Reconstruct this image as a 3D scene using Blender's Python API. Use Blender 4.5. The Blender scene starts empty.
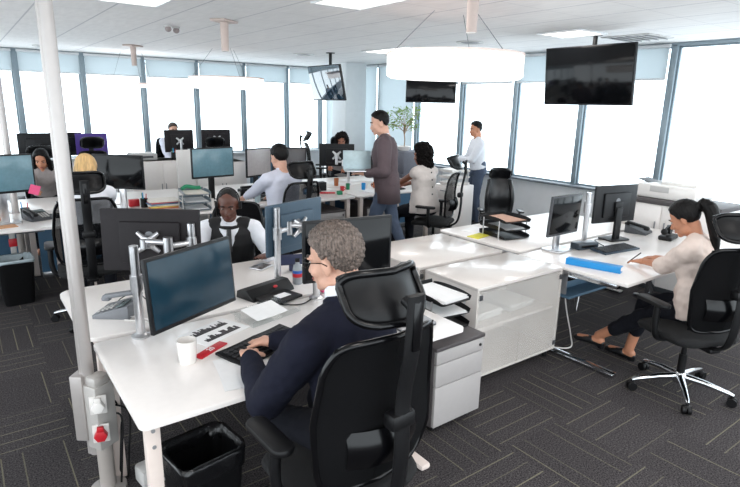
import bpy, bmesh, math, random
from mathutils import Vector, Matrix, Euler, noise
random.seed(7)
sc = bpy.context.scene
COL = sc.collection
R_ = math.radians
PI = math.pi

# ---------------------------------------------------------------- camera, world, exposure
CAM_H = 1.9
def cam_axes():
    pitch, roll, yaw = R_(14.2), 0.0215, R_(53.4)
    fh = Vector((math.cos(yaw), math.sin(yaw), 0)); up = Vector((0, 0, 1)); rt = fh.cross(up)
    F = fh*math.cos(pitch) - up*math.sin(pitch); U = rt.cross(F)
    Rv = rt*math.cos(roll) + U*math.sin(roll); U2 = Rv.cross(F)
    return Rv, U2, F
cd = bpy.data.cameras.new('camera'); cam = bpy.data.objects.new('camera', cd); COL.objects.link(cam)
_r, _u, _f = cam_axes()
M = Matrix((_r, _u, -_f)).transposed().to_4x4(); M.translation = Vector((0, 0, CAM_H))
cam.matrix_world = M
cd.sensor_width = 36.0; cd.lens = 36.0*550/740; cd.clip_start = 0.05
sc.camera = cam

w = bpy.data.worlds.new('daylight'); sc.world = w; w.use_nodes = True
_nt = w.node_tree; _bg = _nt.nodes['Background']
_tc = _nt.nodes.new('ShaderNodeTexCoord'); _sp = _nt.nodes.new('ShaderNodeSeparateXYZ')
_cr = _nt.nodes.new('ShaderNodeValToRGB')
_nt.links.new(_tc.outputs['Generated'], _sp.inputs[0]); _nt.links.new(_sp.outputs['Z'], _cr.inputs[0])
_cr.color_ramp.elements[0].position = 0.0; _cr.color_ramp.elements[0].color = (0.84, 0.92, 0.97, 1)
_cr.color_ramp.elements[1].position = 0.35; _cr.color_ramp.elements[1].color = (0.88, 0.95, 1.0, 1)
_nt.links.new(_cr.outputs[0], _bg.inputs['Color']); 
_mr = _nt.nodes.new('ShaderNodeMapRange'); _mr.inputs['From Min'].default_value = -0.25; _mr.inputs['From Max'].default_value = 0.05
_mr.inputs['To Min'].default_value = 4.2; _mr.inputs['To Max'].default_value = 3.4      # extra glow below the horizon, added to light the ceiling; pale sky above
_nt.links.new(_sp.outputs['Z'], _mr.inputs[0]); _nt.links.new(_mr.outputs[0], _bg.inputs['Strength'])

sc.view_settings.view_transform = 'Standard'; sc.view_settings.look = 'None'
sc.view_settings.exposure = 0.13; sc.view_settings.gamma = 1.0; sc.view_settings.use_curve_mapping = False
sc.cycles.max_bounces = 8; sc.cycles.diffuse_bounces = 4; sc.cycles.transparent_max_bounces = 24
sc.cycles.use_denoising = True
LAMP_W = 12.0     # watts of each recessed ceiling lamp
RING_E = 1.4      # emission of the ring pendants

# ---------------------------------------------------------------- materials
def lin(c):
    return tuple(((v/255.0)/12.92 if v <= 10 else (((v/255.0)+0.055)/1.055)**2.4) for v in c)
MATS = {}
def mat(name, rgb, rough=0.5, metal=0.0, var=0.06, scale=30.0, bump=0.0, bscale=200.0, coat=0.0, spec=0.5, stretch=None, sheen=0.0):
    """procedural principled material: noise-varied colour and optional noise bump"""
    if name in MATS: return MATS[name]
    m = bpy.data.materials.new(name); m.use_nodes = True
    nt = m.node_tree; b = nt.nodes['Principled BSDF']
    c = lin(rgb)
    tc = nt.nodes.new('ShaderNodeTexCoord')
    src = tc.outputs['Object']
    if stretch:
        mp = nt.nodes.new('ShaderNodeMapping'); mp.inputs['Scale'].default_value = stretch
        nt.links.new(src, mp.inputs[0]); src = mp.outputs[0]
    n = nt.nodes.new('ShaderNodeTexNoise'); n.inputs['Scale'].default_value = scale; n.inputs['Detail'].default_value = 3
    nt.links.new(src, n.inputs['Vector'])
    r = nt.nodes.new('ShaderNodeValToRGB')
    r.color_ramp.elements[0].position = 0.3; r.color_ramp.elements[1].position = 0.7
    r.color_ramp.elements[0].color = tuple(max(0, v*(1-var)) for v in c)+(1,)
    r.color_ramp.elements[1].color = tuple(min(1, v*(1+var)) for v in c)+(1,)
    nt.links.new(n.outputs['Fac'], r.inputs[0]); nt.links.new(r.outputs[0], b.inputs['Base Color'])
    b.inputs['Roughness'].default_value = rough; b.inputs['Metallic'].default_value = metal
    b.inputs['Coat Weight'].default_value = coat; b.inputs['Specular IOR Level'].default_value = spec
    b.inputs['Sheen Weight'].default_value = sheen
    if bump > 0:
        n2 = nt.nodes.new('ShaderNodeTexNoise'); n2.inputs['Scale'].default_value = bscale; n2.inputs['Detail'].default_value = 3
        nt.links.new(src, n2.inputs['Vector'])
        bp = nt.nodes.new('ShaderNodeBump'); bp.inputs['Strength'].default_value = bump; bp.inputs['Distance'].default_value = 0.01
        nt.links.new(n2.outputs['Fac'], bp.inputs['Height']); nt.links.new(bp.outputs[0], b.inputs['Normal'])
    MATS[name] = m
    return m
def emis(name, rgb, strength):
    m = bpy.data.materials.new(name); m.use_nodes = True; nt = m.node_tree; b = nt.nodes['Principled BSDF']
    b.inputs['Base Color'].default_value = (0.8, 0.8, 0.8, 1)
    b.inputs['Emission Color'].default_value = lin(rgb)+(1,); b.inputs['Emission Strength'].default_value = strength
    MATS[name] = m; return m
def mnode(nt, op, a, b=None):
    n = nt.nodes.new('ShaderNodeMath'); n.operation = op
    for i, v in enumerate((a, b)):
        if v is None: continue
        if isinstance(v, (int, float)): n.inputs[i].default_value = v
        else: nt.links.new(v, n.inputs[i])
    return n.outputs[0]
def mix_transparent(name, rgb, opaque, rough=0.6, tint=(1, 1, 1), translucent=0.0):
    m = bpy.data.materials.new(name); m.use_nodes = True; nt = m.node_tree
    b = nt.nodes['Principled BSDF']; out = nt.nodes['Material Output']
    b.inputs['Base Color'].default_value = lin(rgb)+(1,); b.inputs['Roughness'].default_value = rough; b.inputs['Specular IOR Level'].default_value = 0.15
    t = nt.nodes.new('ShaderNodeBsdfTransparent'); t.inputs[0].default_value = tint+(1,)
    mx = nt.nodes.new('ShaderNodeMixShader'); mx.inputs[0].default_value = opaque
    last = b.outputs[0]
    if translucent > 0:
        tr = nt.nodes.new('ShaderNodeBsdfTranslucent'); tr.inputs[0].default_value = lin(rgb)+(1,)
        m2 = nt.nodes.new('ShaderNodeMixShader'); m2.inputs[0].default_value = translucent
        nt.links.new(last, m2.inputs[1]); nt.links.new(tr.outputs[0], m2.inputs[2]); last = m2.outputs[0]
    nt.links.new(t.outputs[0], mx.inputs[1]); nt.links.new(last, mx.inputs[2]); nt.links.new(mx.outputs[0], out.inputs[0])
    MATS[name] = m; return m
def glass_mat(name, tint, fres=1.45):
    m = bpy.data.materials.new(name); m.use_nodes = True; nt = m.node_tree; out = nt.nodes['Material Output']
    nt.nodes.remove(nt.nodes['Principled BSDF'])
    t = nt.nodes.new('ShaderNodeBsdfTransparent'); t.inputs[0].default_value = tint+(1,)
    g = nt.nodes.new('ShaderNodeBsdfGlossy'); g.inputs['Roughness'].default_value = 0.02
    f = nt.nodes.new('ShaderNodeLayerWeight'); f.inputs['Blend'].default_value = 0.5
    fac = mnode(nt, 'ADD', mnode(nt, 'MULTIPLY', mnode(nt, 'POWER', f.outputs['Facing'], 5.0), 0.5*(fres-0.45)), 0.03)
    mx = nt.nodes.new('ShaderNodeMixShader'); nt.links.new(fac, mx.inputs[0])
    nt.links.new(t.outputs[0], mx.inputs[1]); nt.links.new(g.outputs[0], mx.inputs[2]); nt.links.new(mx.outputs[0], out.inputs[0])
    MATS[name] = m; return m

def carpet_material():
    """half-metre carpet tiles, quarter-turned one against the next, each with fine pale stripes of uneven length"""
    m = bpy.data.materials.new('carpet'); m.use_nodes = True; nt = m.node_tree; b = nt.nodes['Principled BSDF']; L = nt.links
    tc = nt.nodes.new('ShaderNodeTexCoord'); s = nt.nodes.new('ShaderNodeSeparateXYZ'); L.new(tc.outputs['Object'], s.inputs[0])
    X = mnode(nt, 'DIVIDE', mnode(nt, 'ADD', s.outputs[0], 100.19), 0.5); Y = mnode(nt, 'DIVIDE', mnode(nt, 'ADD', s.outputs[1], 100.25), 0.5)
    ix = mnode(nt, 'FLOOR', X); iy = mnode(nt, 'FLOOR', Y); fx = mnode(nt, 'FRACT', X); fy = mnode(nt, 'FRACT', Y)
    par = mnode(nt, 'MODULO', mnode(nt, 'ADD', ix, iy), 2.0)
    inv = mnode(nt, 'SUBTRACT', 1.0, par)
    u = mnode(nt, 'ADD', mnode(nt, 'MULTIPLY', fy, par), mnode(nt, 'MULTIPLY', fx, inv))
    v = mnode(nt, 'ADD', mnode(nt, 'MULTIPLY', fx, par), mnode(nt, 'MULTIPLY', fy, inv))
    lane = mnode(nt, 'MULTIPLY', u, 5.0); fl = mnode(nt, 'FRACT', lane)
    d = mnode(nt, 'ABSOLUTE', mnode(nt, 'SUBTRACT', fl, 0.5))
    line = mnode(nt, 'LESS_THAN', d, 0.035)
    wn = nt.nodes.new('ShaderNodeTexWhiteNoise'); cb = nt.nodes.new('ShaderNodeCombineXYZ')
    L.new(mnode(nt, 'ADD', mnode(nt, 'FLOOR', lane), mnode(nt, 'MULTIPLY', ix, 7.0)), cb.inputs[0]); L.new(iy, cb.inputs[1]); L.new(wn.inputs[0], cb.outputs[0]) if False else L.new(cb.outputs[0], wn.inputs[0])
    keep = mnode(nt, 'GREATER_THAN', wn.outputs['Value'], 0.22)
    amp = mnode(nt, 'MULTIPLY', mnode(nt, 'MULTIPLY', line, keep), mnode(nt, 'ADD', mnode(nt, 'MULTIPLY', wn.outputs['Value'], 0.26), 0.03))
    n = nt.nodes.new('ShaderNodeTexNoise'); n.inputs['Scale'].default_value = 120; n.inputs['Detail'].default_value = 4
    L.new(tc.outputs['Object'], n.inputs['Vector'])
    r = nt.nodes.new('ShaderNodeValToRGB'); r.color_ramp.elements[0].position = 0.36; r.color_ramp.elements[1].position = 0.66
    r.color_ramp.elements[0].color = lin((34, 32, 34))+(1,); r.color_ramp.elements[1].color = lin((86, 82, 83))+(1,)
    L.new(n.outputs['Fac'], r.inputs[0])
    tone = mnode(nt, 'ADD', mnode(nt, 'MULTIPLY', par, 0.10), 0.95)
    mul = nt.nodes.new('ShaderNodeMix'); mul.data_type = 'RGBA'; mul.blend_type = 'MULTIPLY'; mul.inputs[0].default_value = 1
    cbt = nt.nodes.new('ShaderNodeCombineXYZ'); [L.new(tone, cbt.inputs[i]) for i in range(3)]
    L.new(r.outputs[0], mul.inputs[6]); L.new(cbt.outputs[0], mul.inputs[7])
    mx = nt.nodes.new('ShaderNodeMix'); mx.data_type = 'RGBA'
    L.new(amp, mx.inputs[0]); L.new(mul.outputs[2], mx.inputs[6]); mx.inputs[7].default_value = lin((186, 180, 146))+(1,)
    L.new(mx.outputs[2], b.inputs['Base Color']); b.inputs['Roughness'].default_value = 0.95; b.inputs['Specular IOR Level'].default_value = 0.15
    bp = nt.nodes.new('ShaderNodeBump'); bp.inputs['Strength'].default_value = 0.5; bp.inputs['Distance'].default_value = 0.004
    L.new(n.outputs['Fac'], bp.inputs['Height']); L.new(bp.outputs[0], b.inputs['Normal'])
    return m
def ceiling_material():
    m = bpy.data.materials.new('ceiling_tiles'); m.use_nodes = True; nt = m.node_tree; b = nt.nodes['Principled BSDF']; L = nt.links
    tc = nt.nodes.new('ShaderNodeTexCoord'); s = nt.nodes.new('ShaderNodeSeparateXYZ'); L.new(tc.outputs['Object'], s.inputs[0])
    def grid(o, off, wd):
        f = mnode(nt, 'FRACT', mnode(nt, 'DIVIDE', mnode(nt, 'ADD', o, off), 0.572))
        return mnode(nt, 'GREATER_THAN', mnode(nt, 'ABSOLUTE', mnode(nt, 'SUBTRACT', f, 0.5)), 0.5-wd)
    gx = grid(s.outputs[0], 100*0.572-0.69, 0.014); gy = grid(s.outputs[1], 100*0.572-0.28, 0.007)
    g = mnode(nt, 'MAXIMUM', gx, mnode(nt, 'MULTIPLY', gy, 0.6))
    n = nt.nodes.new('ShaderNodeTexNoise'); n.inputs['Scale'].default_value = 3; n.inputs['Detail'].default_value = 6
    mp = nt.nodes.new('ShaderNodeMapping'); mp.inputs['Scale'].default_value = (6, 1.2, 1); L.new(tc.outputs['Object'], mp.inputs[0]); L.new(mp.outputs[0], n.inputs['Vector'])
    r = nt.nodes.new('ShaderNodeValToRGB'); r.color_ramp.elements[0].position = 0.3; r.color_ramp.elements[1].position = 0.7
    r.color_ramp.elements[0].color = lin((228, 226, 225))+(1,); r.color_ramp.elements[1].color = lin((237, 235, 234))+(1,)
    L.new(n.outputs['Fac'], r.inputs[0])
    mx = nt.nodes.new('ShaderNodeMix'); mx.data_type = 'RGBA'; L.new(g, mx.inputs[0]); L.new(r.outputs[0], mx.inputs[6]); mx.inputs[7].default_value = lin((196, 195, 198))+(1,)
    L.new(mx.outputs[2], b.inputs['Base Color']); b.inputs['Roughness'].default_value = 0.85
    return m

WHITE_TOP = mat('white_laminate', (240, 234, 230), 0.28, var=0.012, coat=0.15)
WHITE_CAB = mat('white_gloss_cabinet', (216, 209, 204), 0.22, var=0.012, coat=0.25)
EDGE = mat('desk_edge', (222, 214, 208), 0.4, var=0.02)
WHITE_MET = mat('white_powder_metal', (220, 206, 198), 0.4, var=0.02)
GREY_MET = mat('grey_metal', (150, 150, 152), 0.4, 0.3, var=0.03)
SILVER = mat('brushed_silver', (206, 206, 208), 0.28, 1.0, var=0.05, scale=60)
CHROME = mat('polished_aluminium', (205, 208, 212), 0.14, 1.0, var=0.02)
CASE = mat('monitor_casing_black', (20, 21, 24), 0.45, var=0.1, spec=0.3)
CASE_G = mat('monitor_casing_charcoal', (38, 35, 37), 0.6, var=0.06, spec=0.2)
CASE_B = mat('monitor_casing_slate', (60, 80, 96), 0.4, var=0.04, spec=0.3)
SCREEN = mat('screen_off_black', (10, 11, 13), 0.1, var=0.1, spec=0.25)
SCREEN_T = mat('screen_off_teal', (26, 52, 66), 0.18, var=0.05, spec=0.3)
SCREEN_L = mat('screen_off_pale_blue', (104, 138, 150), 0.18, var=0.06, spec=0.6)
SCREEN_W = mat('screen_off_grey_reflection', (170, 165, 165), 0.3, var=0.06, spec=0.5)  # pale reflection put into the colour of the screen
BLK_PL = mat('black_plastic', (12, 12, 14), 0.45, var=0.12, spec=0.3)
BLK_SH = mat('black_glossy_plastic', (7, 7, 9), 0.22, var=0.1, spec=0.3)
GRY_PL = mat('grey_plastic', (120, 122, 126), 0.5, var=0.05)
DGR_PL = mat('dark_grey_plastic', (62, 64, 68), 0.5, var=0.06)
LGR_PL = mat('light_grey_plastic', (188, 186, 184), 0.5, var=0.03)
BLK_FAB = mat('black_seat_fabric', (15, 15, 17), 0.9, var=0.2, scale=150, bump=0.3, bscale=400)
BLK_LEA = mat('black_leather', (18, 19, 22), 0.3, var=0.1, bump=0.12, bscale=120, coat=0.2)
HEADR = mat('headrest_black', (8, 8, 10), 0.36, var=0.1, spec=0.22)
PAPER = mat('white_paper', (238, 238, 238), 0.8, var=0.02)
CERAMIC = mat('white_ceramic', (232, 228, 224), 0.25, var=0.01, coat=0.3)
CLOTH_MESH = mix_transparent('chair_back_mesh', (6, 6, 8), 0.96, 0.9)
CLOTH_MESH_B = mix_transparent('chair_back_mesh_open', (12, 13, 16), 0.55, 0.85)
MULL = mat('window_mullion_grey', (138, 152, 160), 0.4, 0.3, var=0.03)
WALL_M = mat('painted_wall', (240, 242, 244), 0.8, var=0.02, scale=8)
COLUMN_M = mat('painted_column', (226, 230, 232), 0.8, var=0.02, scale=8)
SILL_M = mat('sill_white', (214, 216, 218), 0.45, var=0.02)
GLASS = glass_mat('window_glass', (0.97, 0.99, 1.0))
BLIND = mix_transparent('blind_fabric', (206, 212, 214), 0.80, 0.9, (0.55, 0.58, 0.60), translucent=0.6)
CGLASS = mix_transparent('cabinet_glass', (240, 236, 233), 0.22, 0.12, (0.98, 0.98, 0.97))
RED = mat('red_plastic', (190, 30, 42), 0.4, var=0.05)
BLUE = mat('blue_card', (24, 138, 205), 0.4, var=0.03)
PINK = mat('pink_note', (236, 92, 140), 0.6, var=0.03)
GREEN = mat('green_plastic', (26, 128, 88), 0.45, var=0.05)
YELLOW = mat('yellow_card', (214, 206, 70), 0.6, var=0.03)
PURPLE = mat('purple_cover', (70, 44, 132), 0.5, var=0.05)
NAVY_C = mat('navy_card', (40, 48, 78), 0.5, var=0.05)

# ---------------------------------------------------------------- mesh helpers
def rotm(rx=0, ry=0, rz=0): return Euler((rx, ry, rz)).to_matrix().to_4x4()
class MB:
    def __init__(s): s.bm = bmesh.new()
    def _add(s, tmp, mtx=None):
        if mtx is not None: bmesh.ops.transform(tmp, matrix=mtx, verts=tmp.verts)
        me = bpy.data.meshes.new('t'); tmp.to_mesh(me); tmp.free(); s.bm.from_mesh(me); bpy.data.meshes.remove(me); return s
    def box(s, c, d, bev=0.0, rot=None, seg=2):
        t = bmesh.new(); bmesh.ops.create_cube(t, size=1.0); bmesh.ops.scale(t, vec=d, verts=t.verts)
        if bev > 0: bmesh.ops.bevel(t, geom=t.edges[:], offset=min(bev, min(d)*0.49), segments=seg, profile=0.5, affect='EDGES')
        m = Matrix.Translation(c)
        if rot is not None: m = m @ rot
        return s._add(t, m)
    def ell(s, c, r, rot=None, u=20, v=14):
        t = bmesh.new(); bmesh.ops.create_uvsphere(t, u_segments=u, v_segments=v, radius=1.0)
        m = Matrix.Translation(c)
        if rot is not None: m = m @ rot
        return s._add(t, m @ Matrix.Diagonal((r[0], r[1], r[2], 1)))
    def cyl(s, a, b, r0, r1=None, n=20, caps=True):
        return s.tube([a, b], [r0, r0 if r1 is None else r1], n, caps)
    def tube(s, pts, r, n=10, caps=True, flat=None):
        """sweep a circle (or an ellipse: flat=(ry factor)) along a polyline"""
        pts = [Vector(p) for p in pts]
        if not isinstance(r, (list, tuple)): r = [r]*len(pts)
        t = bmesh.new(); rings = []; nrm = None
        for i, p in enumerate(pts):
            a = pts[max(0, i-1)]; b = pts[min(len(pts)-1, i+1)]; d = (b-a).normalized()
            if nrm is None:
                nrm = d.orthogonal().normalized()
                if flat: 
                    h = Vector((1, 0, 0)); nrm = (h-d*h.dot(d)).normalized()
            else: nrm = (nrm-d*nrm.dot(d)).normalized()
            bn = d.cross(nrm); k = flat or 1.0
            rings.append([t.verts.new(p+(nrm*math.cos(2*PI*j/n)+bn*math.sin(2*PI*j/n)*k)*r[i]) for j in range(n)])
        for i in range(len(rings)-1):
            for j in range(n):
                t.faces.new((rings[i][j], rings[i][(j+1) % n], rings[i+1][(j+1) % n], rings[i+1][j]))
        if caps: t.faces.new(rings[0][::-1]); t.faces.new(rings[-1])
        return s._add(t)
    def cap(s, a, b, r0, r1):
        """tapered capsule: tube with rounded ends"""
        a = Vector(a); b = Vector(b); s.tube([a, (a+b)/2, b], [r0, (r0+r1)/2, r1], 14)
        s.ell(a, (r0,)*3, u=14, v=10); return s.ell(b, (r1,)*3, u=14, v=10)
    def loft(s, rings, n=24):
        """rings: (centre, rx, ry, rotation matrix or None), closed at both ends"""
        t = bmesh.new(); vs = []
        for c, rx, ry, rot in rings:
            ring = []
            for j in range(n):
                a = 2*PI*j/n; ca, sa = math.cos(a), math.sin(a); e = 0.86
                v = Vector((rx*math.copysign(abs(ca)**e, ca), ry*math.copysign(abs(sa)**e, sa), 0))
                if rot is not None: v = rot @ v
                ring.append(t.verts.new(Vector(c)+v))
            vs.append(ring)
        for i in range(len(vs)-1):
            for j in range(n): t.faces.new((vs[i][j], vs[i][(j+1) % n], vs[i+1][(j+1) % n], vs[i+1][j]))
        t.faces.new(vs[0][::-1]); t.faces.new(vs[-1]); return s._add(t)
    def lathe(s, prof, c=(0, 0, 0), n=28):
        t = bmesh.new(); rings = []
        for r, z in prof:
            rings.append([t.verts.new((c[0]+r*math.cos(2*PI*j/n), c[1]+r*math.sin(2*PI*j/n), c[2]+z)) for j in range(n)])
        for i in range(len(rings)-1):
            for j in range(n): t.faces.new((rings[i][j], rings[i][(j+1) % n], rings[i+1][(j+1) % n], rings[i+1][j]))
        if prof[0][0] > 1e-5: t.faces.new(rings[0][::-1])
        if prof[-1][0] > 1e-5: t.faces.new(rings[-1])
        bmesh.ops.remove_doubles(t, verts=t.verts, dist=1e-6)
        return s._add(t)
    def prism(s, outline, z0, z1, mtx=None, bev=0.0):
        t = bmesh.new(); lo = [t.verts.new((x, y, z0)) for x, y in outline]; hi = [t.verts.new((x, y, z1)) for x, y in outline]
        n = len(outline)
        t.faces.new(lo[::-1]); t.faces.new(hi)
        for j in range(n): t.faces.new((lo[j], lo[(j+1) % n], hi[(j+1) % n], hi[j]))
        bmesh.ops.recalc_face_normals(t, faces=t.faces)
        if bev > 0:
            es = [e for e in t.edges if abs(e.verts[0].co.z-e.verts[1].co.z) < 1e-6]
            bmesh.ops.bevel(t, geom=es, offset=bev, segments=2, profile=0.5, affect='EDGES')
        return s._add(t, mtx)
    def sheet(s, fn, nu, nv, th=0.0):
        """grid surface fn(u,v)->point; th gives it a real thickness"""
        t = bmesh.new(); g = [[t.verts.new(fn(i/nu, j/nv)) for j in range(nv+1)] for i in range(nu+1)]
        for i in range(nu):
            for j in range(nv): t.faces.new((g[i][j], g[i+1][j], g[i+1][j+1], g[i][j+1]))
        if th:
            bmesh.ops.recalc_face_normals(t, faces=t.faces)
            bmesh.ops.solidify(t, geom=t.faces[:], thickness=th)
        return s._add(t)
    def build(s, name, m, parent=None, loc=None, rot=None, ang=38):
        bmesh.ops.recalc_face_normals(s.bm, faces=s.bm.faces)
        me = bpy.data.meshes.new(name); s.bm.to_mesh(me); s.bm.free()
        return link_mesh(name, me, m, parent, loc, rot, ang)
def link_mesh(name, me, m, parent=None, loc=None, rot=None, ang=38):
    for p in me.polygons: p.use_smooth = True
    if ang < 180: me.set_sharp_from_angle(angle=R_(ang))
    o = bpy.data.objects.new(name, me); COL.objects.link(o)
    for x in (m if isinstance(m, (list, tuple)) else [m]): me.materials.append(x)
    if parent is not None: o.parent = parent
    if loc is not None: o.location = loc
    if rot is not None: o.rotation_euler = rot
    return o
def fuse(mb, voxel, smooth=4, disp=None):
    """voxel-fuse overlapping volumes into ONE continuous surface and return its mesh"""
    me = bpy.data.meshes.new('fuse'); mb.bm.to_mesh(me); mb.bm.free()
    o = bpy.data.objects.new('fuse', me); COL.objects.link(o)
    md = o.modifiers.new('r', 'REMESH'); md.mode = 'VOXEL'; md.voxel_size = voxel; md.adaptivity = 0
    if smooth:
        s = o.modifiers.new('s', 'SMOOTH'); s.iterations = smooth; s.factor = 0.5
    dg = bpy.context.evaluated_depsgraph_get(); dg.update()
    out = bpy.data.meshes.new_from_object(o.evaluated_get(dg))
    bpy.data.objects.remove(o); bpy.data.meshes.remove(me)
    out.name = 'fused'
    if disp:
        ns = [v.normal.copy() for v in out.vertices]
        for v, nn in zip(out.vertices, ns): v.co += nn*disp(v.co)
        out.update()
    return out
def rrect(w, d, r, n=5, cx=0, cy=0):
    out = []
    for sx, sy, a0 in ((1, 1, 0), (-1, 1, 90), (-1, -1, 180), (1, -1, 270)):
        for k in range(n+1):
            a = R_(a0+90*k/n); out.append((cx+sx*(w/2-r)+r*math.cos(a), cy+sy*(d/2-r)+r*math.sin(a)))
    return out
def smooth_path(pts, k=6):
    """Catmull-Rom through the points"""
    P = [Vector(p) for p in pts]; P = [P[0]*2-P[1]]+P+[P[-1]*2-P[-2]]; out = []
    for i in range(1, len(P)-2):
        for j in range(k):
            t = j/k; a, b, c, d = P[i-1:i+3]
            out.append(0.5*((2*b)+(c-a)*t+(2*a-5*b+4*c-d)*t*t+(3*b-a-3*c+d)*t*t*t))
    out.append(P[-2]); return out

# ---------------------------------------------------------------- things and parts
def tag(o, label, cat, group=None):
    o['label'] = label; o['category'] = cat
    if group: o['group'] = group
    return o
def thing(name, label, cat, loc=(0, 0, 0), rz=0.0, group=None):
    o = bpy.data.objects.new(name, None); COL.objects.link(o); o.empty_display_size = 0.05
    o.location = loc; o.rotation_euler = (0, 0, rz); return tag(o, label, cat, group)
KIDS = None
def copy_tree(o, label=None, loc=None, rz=None, group=None, parent=None):
    c = o.copy(); COL.objects.link(c)
    if parent is not None:
        c.parent = parent; c.matrix_parent_inverse = o.matrix_parent_inverse.copy()
    if label: c['label'] = label
    if group: c['group'] = group
    if loc is not None: c.location = loc
    if rz is not None: c.rotation_euler = (0, 0, rz)
    for ch in list(o.children): copy_tree(ch, parent=c)
    return c
def struct(name, mb, m, parent=None, ang=38):
    o = mb.build(name, m, parent, ang=ang)
    if parent is None: o['kind'] = 'structure'
    return o

# ---------------------------------------------------------------- room shell
XW, YW, HC = 7.12, 11.5, 2.7          # right glazed wall, left glazed wall, ceiling height
X0, Y0 = -4.0, -3.0
struct('floor', MB().box(((X0+XW)/2+0.1, (Y0+YW)/2+0.1, -0.06), (XW-X0+0.4, YW-Y0+0.4, 0.12)), carpet_material())
struct('ceiling', MB().box(((X0+XW)/2+0.1, (Y0+YW)/2+0.1, HC+0.06), (XW-X0+0.4, YW-Y0+0.4, 0.12)), ceiling_material())
SILL = 0.80
struct('wall_left', MB().box(((X0+XW)/2, YW+0.09, SILL/2), (XW-X0, 0.16, SILL)), WALL_M)
struct('wall_right', MB().box((XW+0.09, (Y0+YW)/2, SILL/2), (0.16, YW-Y0, SILL)), WALL_M)
struct('trim_1', MB().box(((X0+XW)/2, YW-0.03, SILL+0.015), (XW-X0-0.3, 0.16, 0.03), 0.006), SILL_M)
struct('trim_2', MB().box((XW-0.03, (Y0+YW)/2-0.1, SILL+0.015), (0.16, YW-Y0-0.1, 0.03), 0.006), mat('sill_grey', (120, 128, 136), 0.5))
struct('baseboard_right', MB().box((XW-0.006, (Y0+YW)/2, 0.05), (0.012, YW-Y0, 0.1), 0.003), DGR_PL)
struct('baseboard_left', MB().box(((X0+XW)/2, YW-0.006, 0.05), (XW-X0, 0.012, 0.1), 0.003), DGR_PL)
HEAD = 2.66
struct('trim_3', MB().box(((X0+XW)/2, YW+0.06, HC-0.02), (XW-X0, 0.12, 0.04), 0.003), MULL)
struct('trim_4', MB().box((XW+0.06, (Y0+YW)/2, HC-0.02), (0.12, YW-Y0, 0.04), 0.003), MULL)
lx = [0.93-1.04*k for k in range(4, 0, -1)]+[0.93, 1.965, 3.02, 4.06, 5.08, 6.125, 7.02]
ry = [3.49-1.18*k for k in range(5, 0, -1)]+[3.49, 4.68, 5.86, 7.035, 8.21, 9.39, 10.5, 11.42]
ORD = ['first', 'second', 'third', 'fourth', 'fifth', 'sixth', 'seventh', 'eighth', 'ninth', 'tenth', 'eleventh', 'twelfth', 'thirteenth']
nwin = 0; ntrim = 5
for xs in lx:
    struct('trim_%d' % ntrim, MB().box((xs, YW+0.05, (SILL+HC)/2), (0.075, 0.10, HC-SILL-0.04), 0.008), MULL); ntrim += 1
for ys in ry:
    struct('trim_%d' % ntrim, MB().box((XW+0.05, ys, (SILL+HC)/2), (0.10, 0.075, HC-SILL-0.04), 0.008), MULL); ntrim += 1
def window(axis, a, b, blind, blabel=None):
    global nwin
    nwin += 1; c = (a+b)/2; l = b-a-0.075
    z0, z1 = SILL+0.03, HEAD
    f = MB(); t = 0.022
    def bx(u, z, du, dz, dep=0.04):
        return ((u, YW+0.06, z), (du, dep, dz)) if axis == 'x' else ((XW+0.06, u, z), (dep, du, dz))
    for (u, z, du, dz) in ((c, z0+t/2, l, t), (c, z1-t/2, l, t), (c-l/2+t/2, (z0+z1)/2, t, z1-z0-2*t), (c+l/2-t/2, (z0+z1)/2, t, z1-z0-2*t)):
        p, d = bx(u, z, du, dz); f.box(p, d, 0.003)
    o = struct('window_%d' % nwin, f, MULL)
    p, d = bx(c, (z0+z1)/2, l-2*t, z1-z0-2*t, 0.006)
    MB().box(p, d).build('glass', GLASS, o)
    if blind:
        root = thing('roller_blind', blabel, 'blind', (c, YW-0.03, HEAD) if axis == 'x' else (XW-0.03, c, HEAD), 0 if axis == 'x' else PI/2, 'half lowered roller blinds on the window walls')
        drop = HEAD-blind
        MB().box((0, 0, -drop/2), (l-0.02, 0.002, drop)).build('fabric', BLIND, root)
        MB().cyl((-l/2, 0.0, 0.005), (l/2, 0.0, 0.005), 0.022).build('roller', SILL_M, root)
        MB().box((0, 0, -drop), (l-0.02, 0.012, 0.022), 0.004).build('bottom_bar', SILL_M, root)
for i in range(len(lx)-1):
    k = len(lx)-1-i
    window('x', lx[i], lx[i+1], 2.33, 'pale blue roller blind on the left window wall, %s window from the corner' % ORD[k-1])
for i in range(len(ry)-1):
    vis = ry[i] > 3.4
    window('y', ry[i], ry[i+1], 0 if not vis else (2.275 if ry[i] < 8 else SILL+0.06), 'pale blue roller blind on right wall, %s window past the uncovered one' % ORD[max(0, i-5)])  # far full-length blinds added in place of a wall pier, for brightness
# column near the far corner
struct('column', MB().box((6.62, 9.75, HC/2), (0.5, 0.5, HC), 0.01), COLUMN_M)

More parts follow.
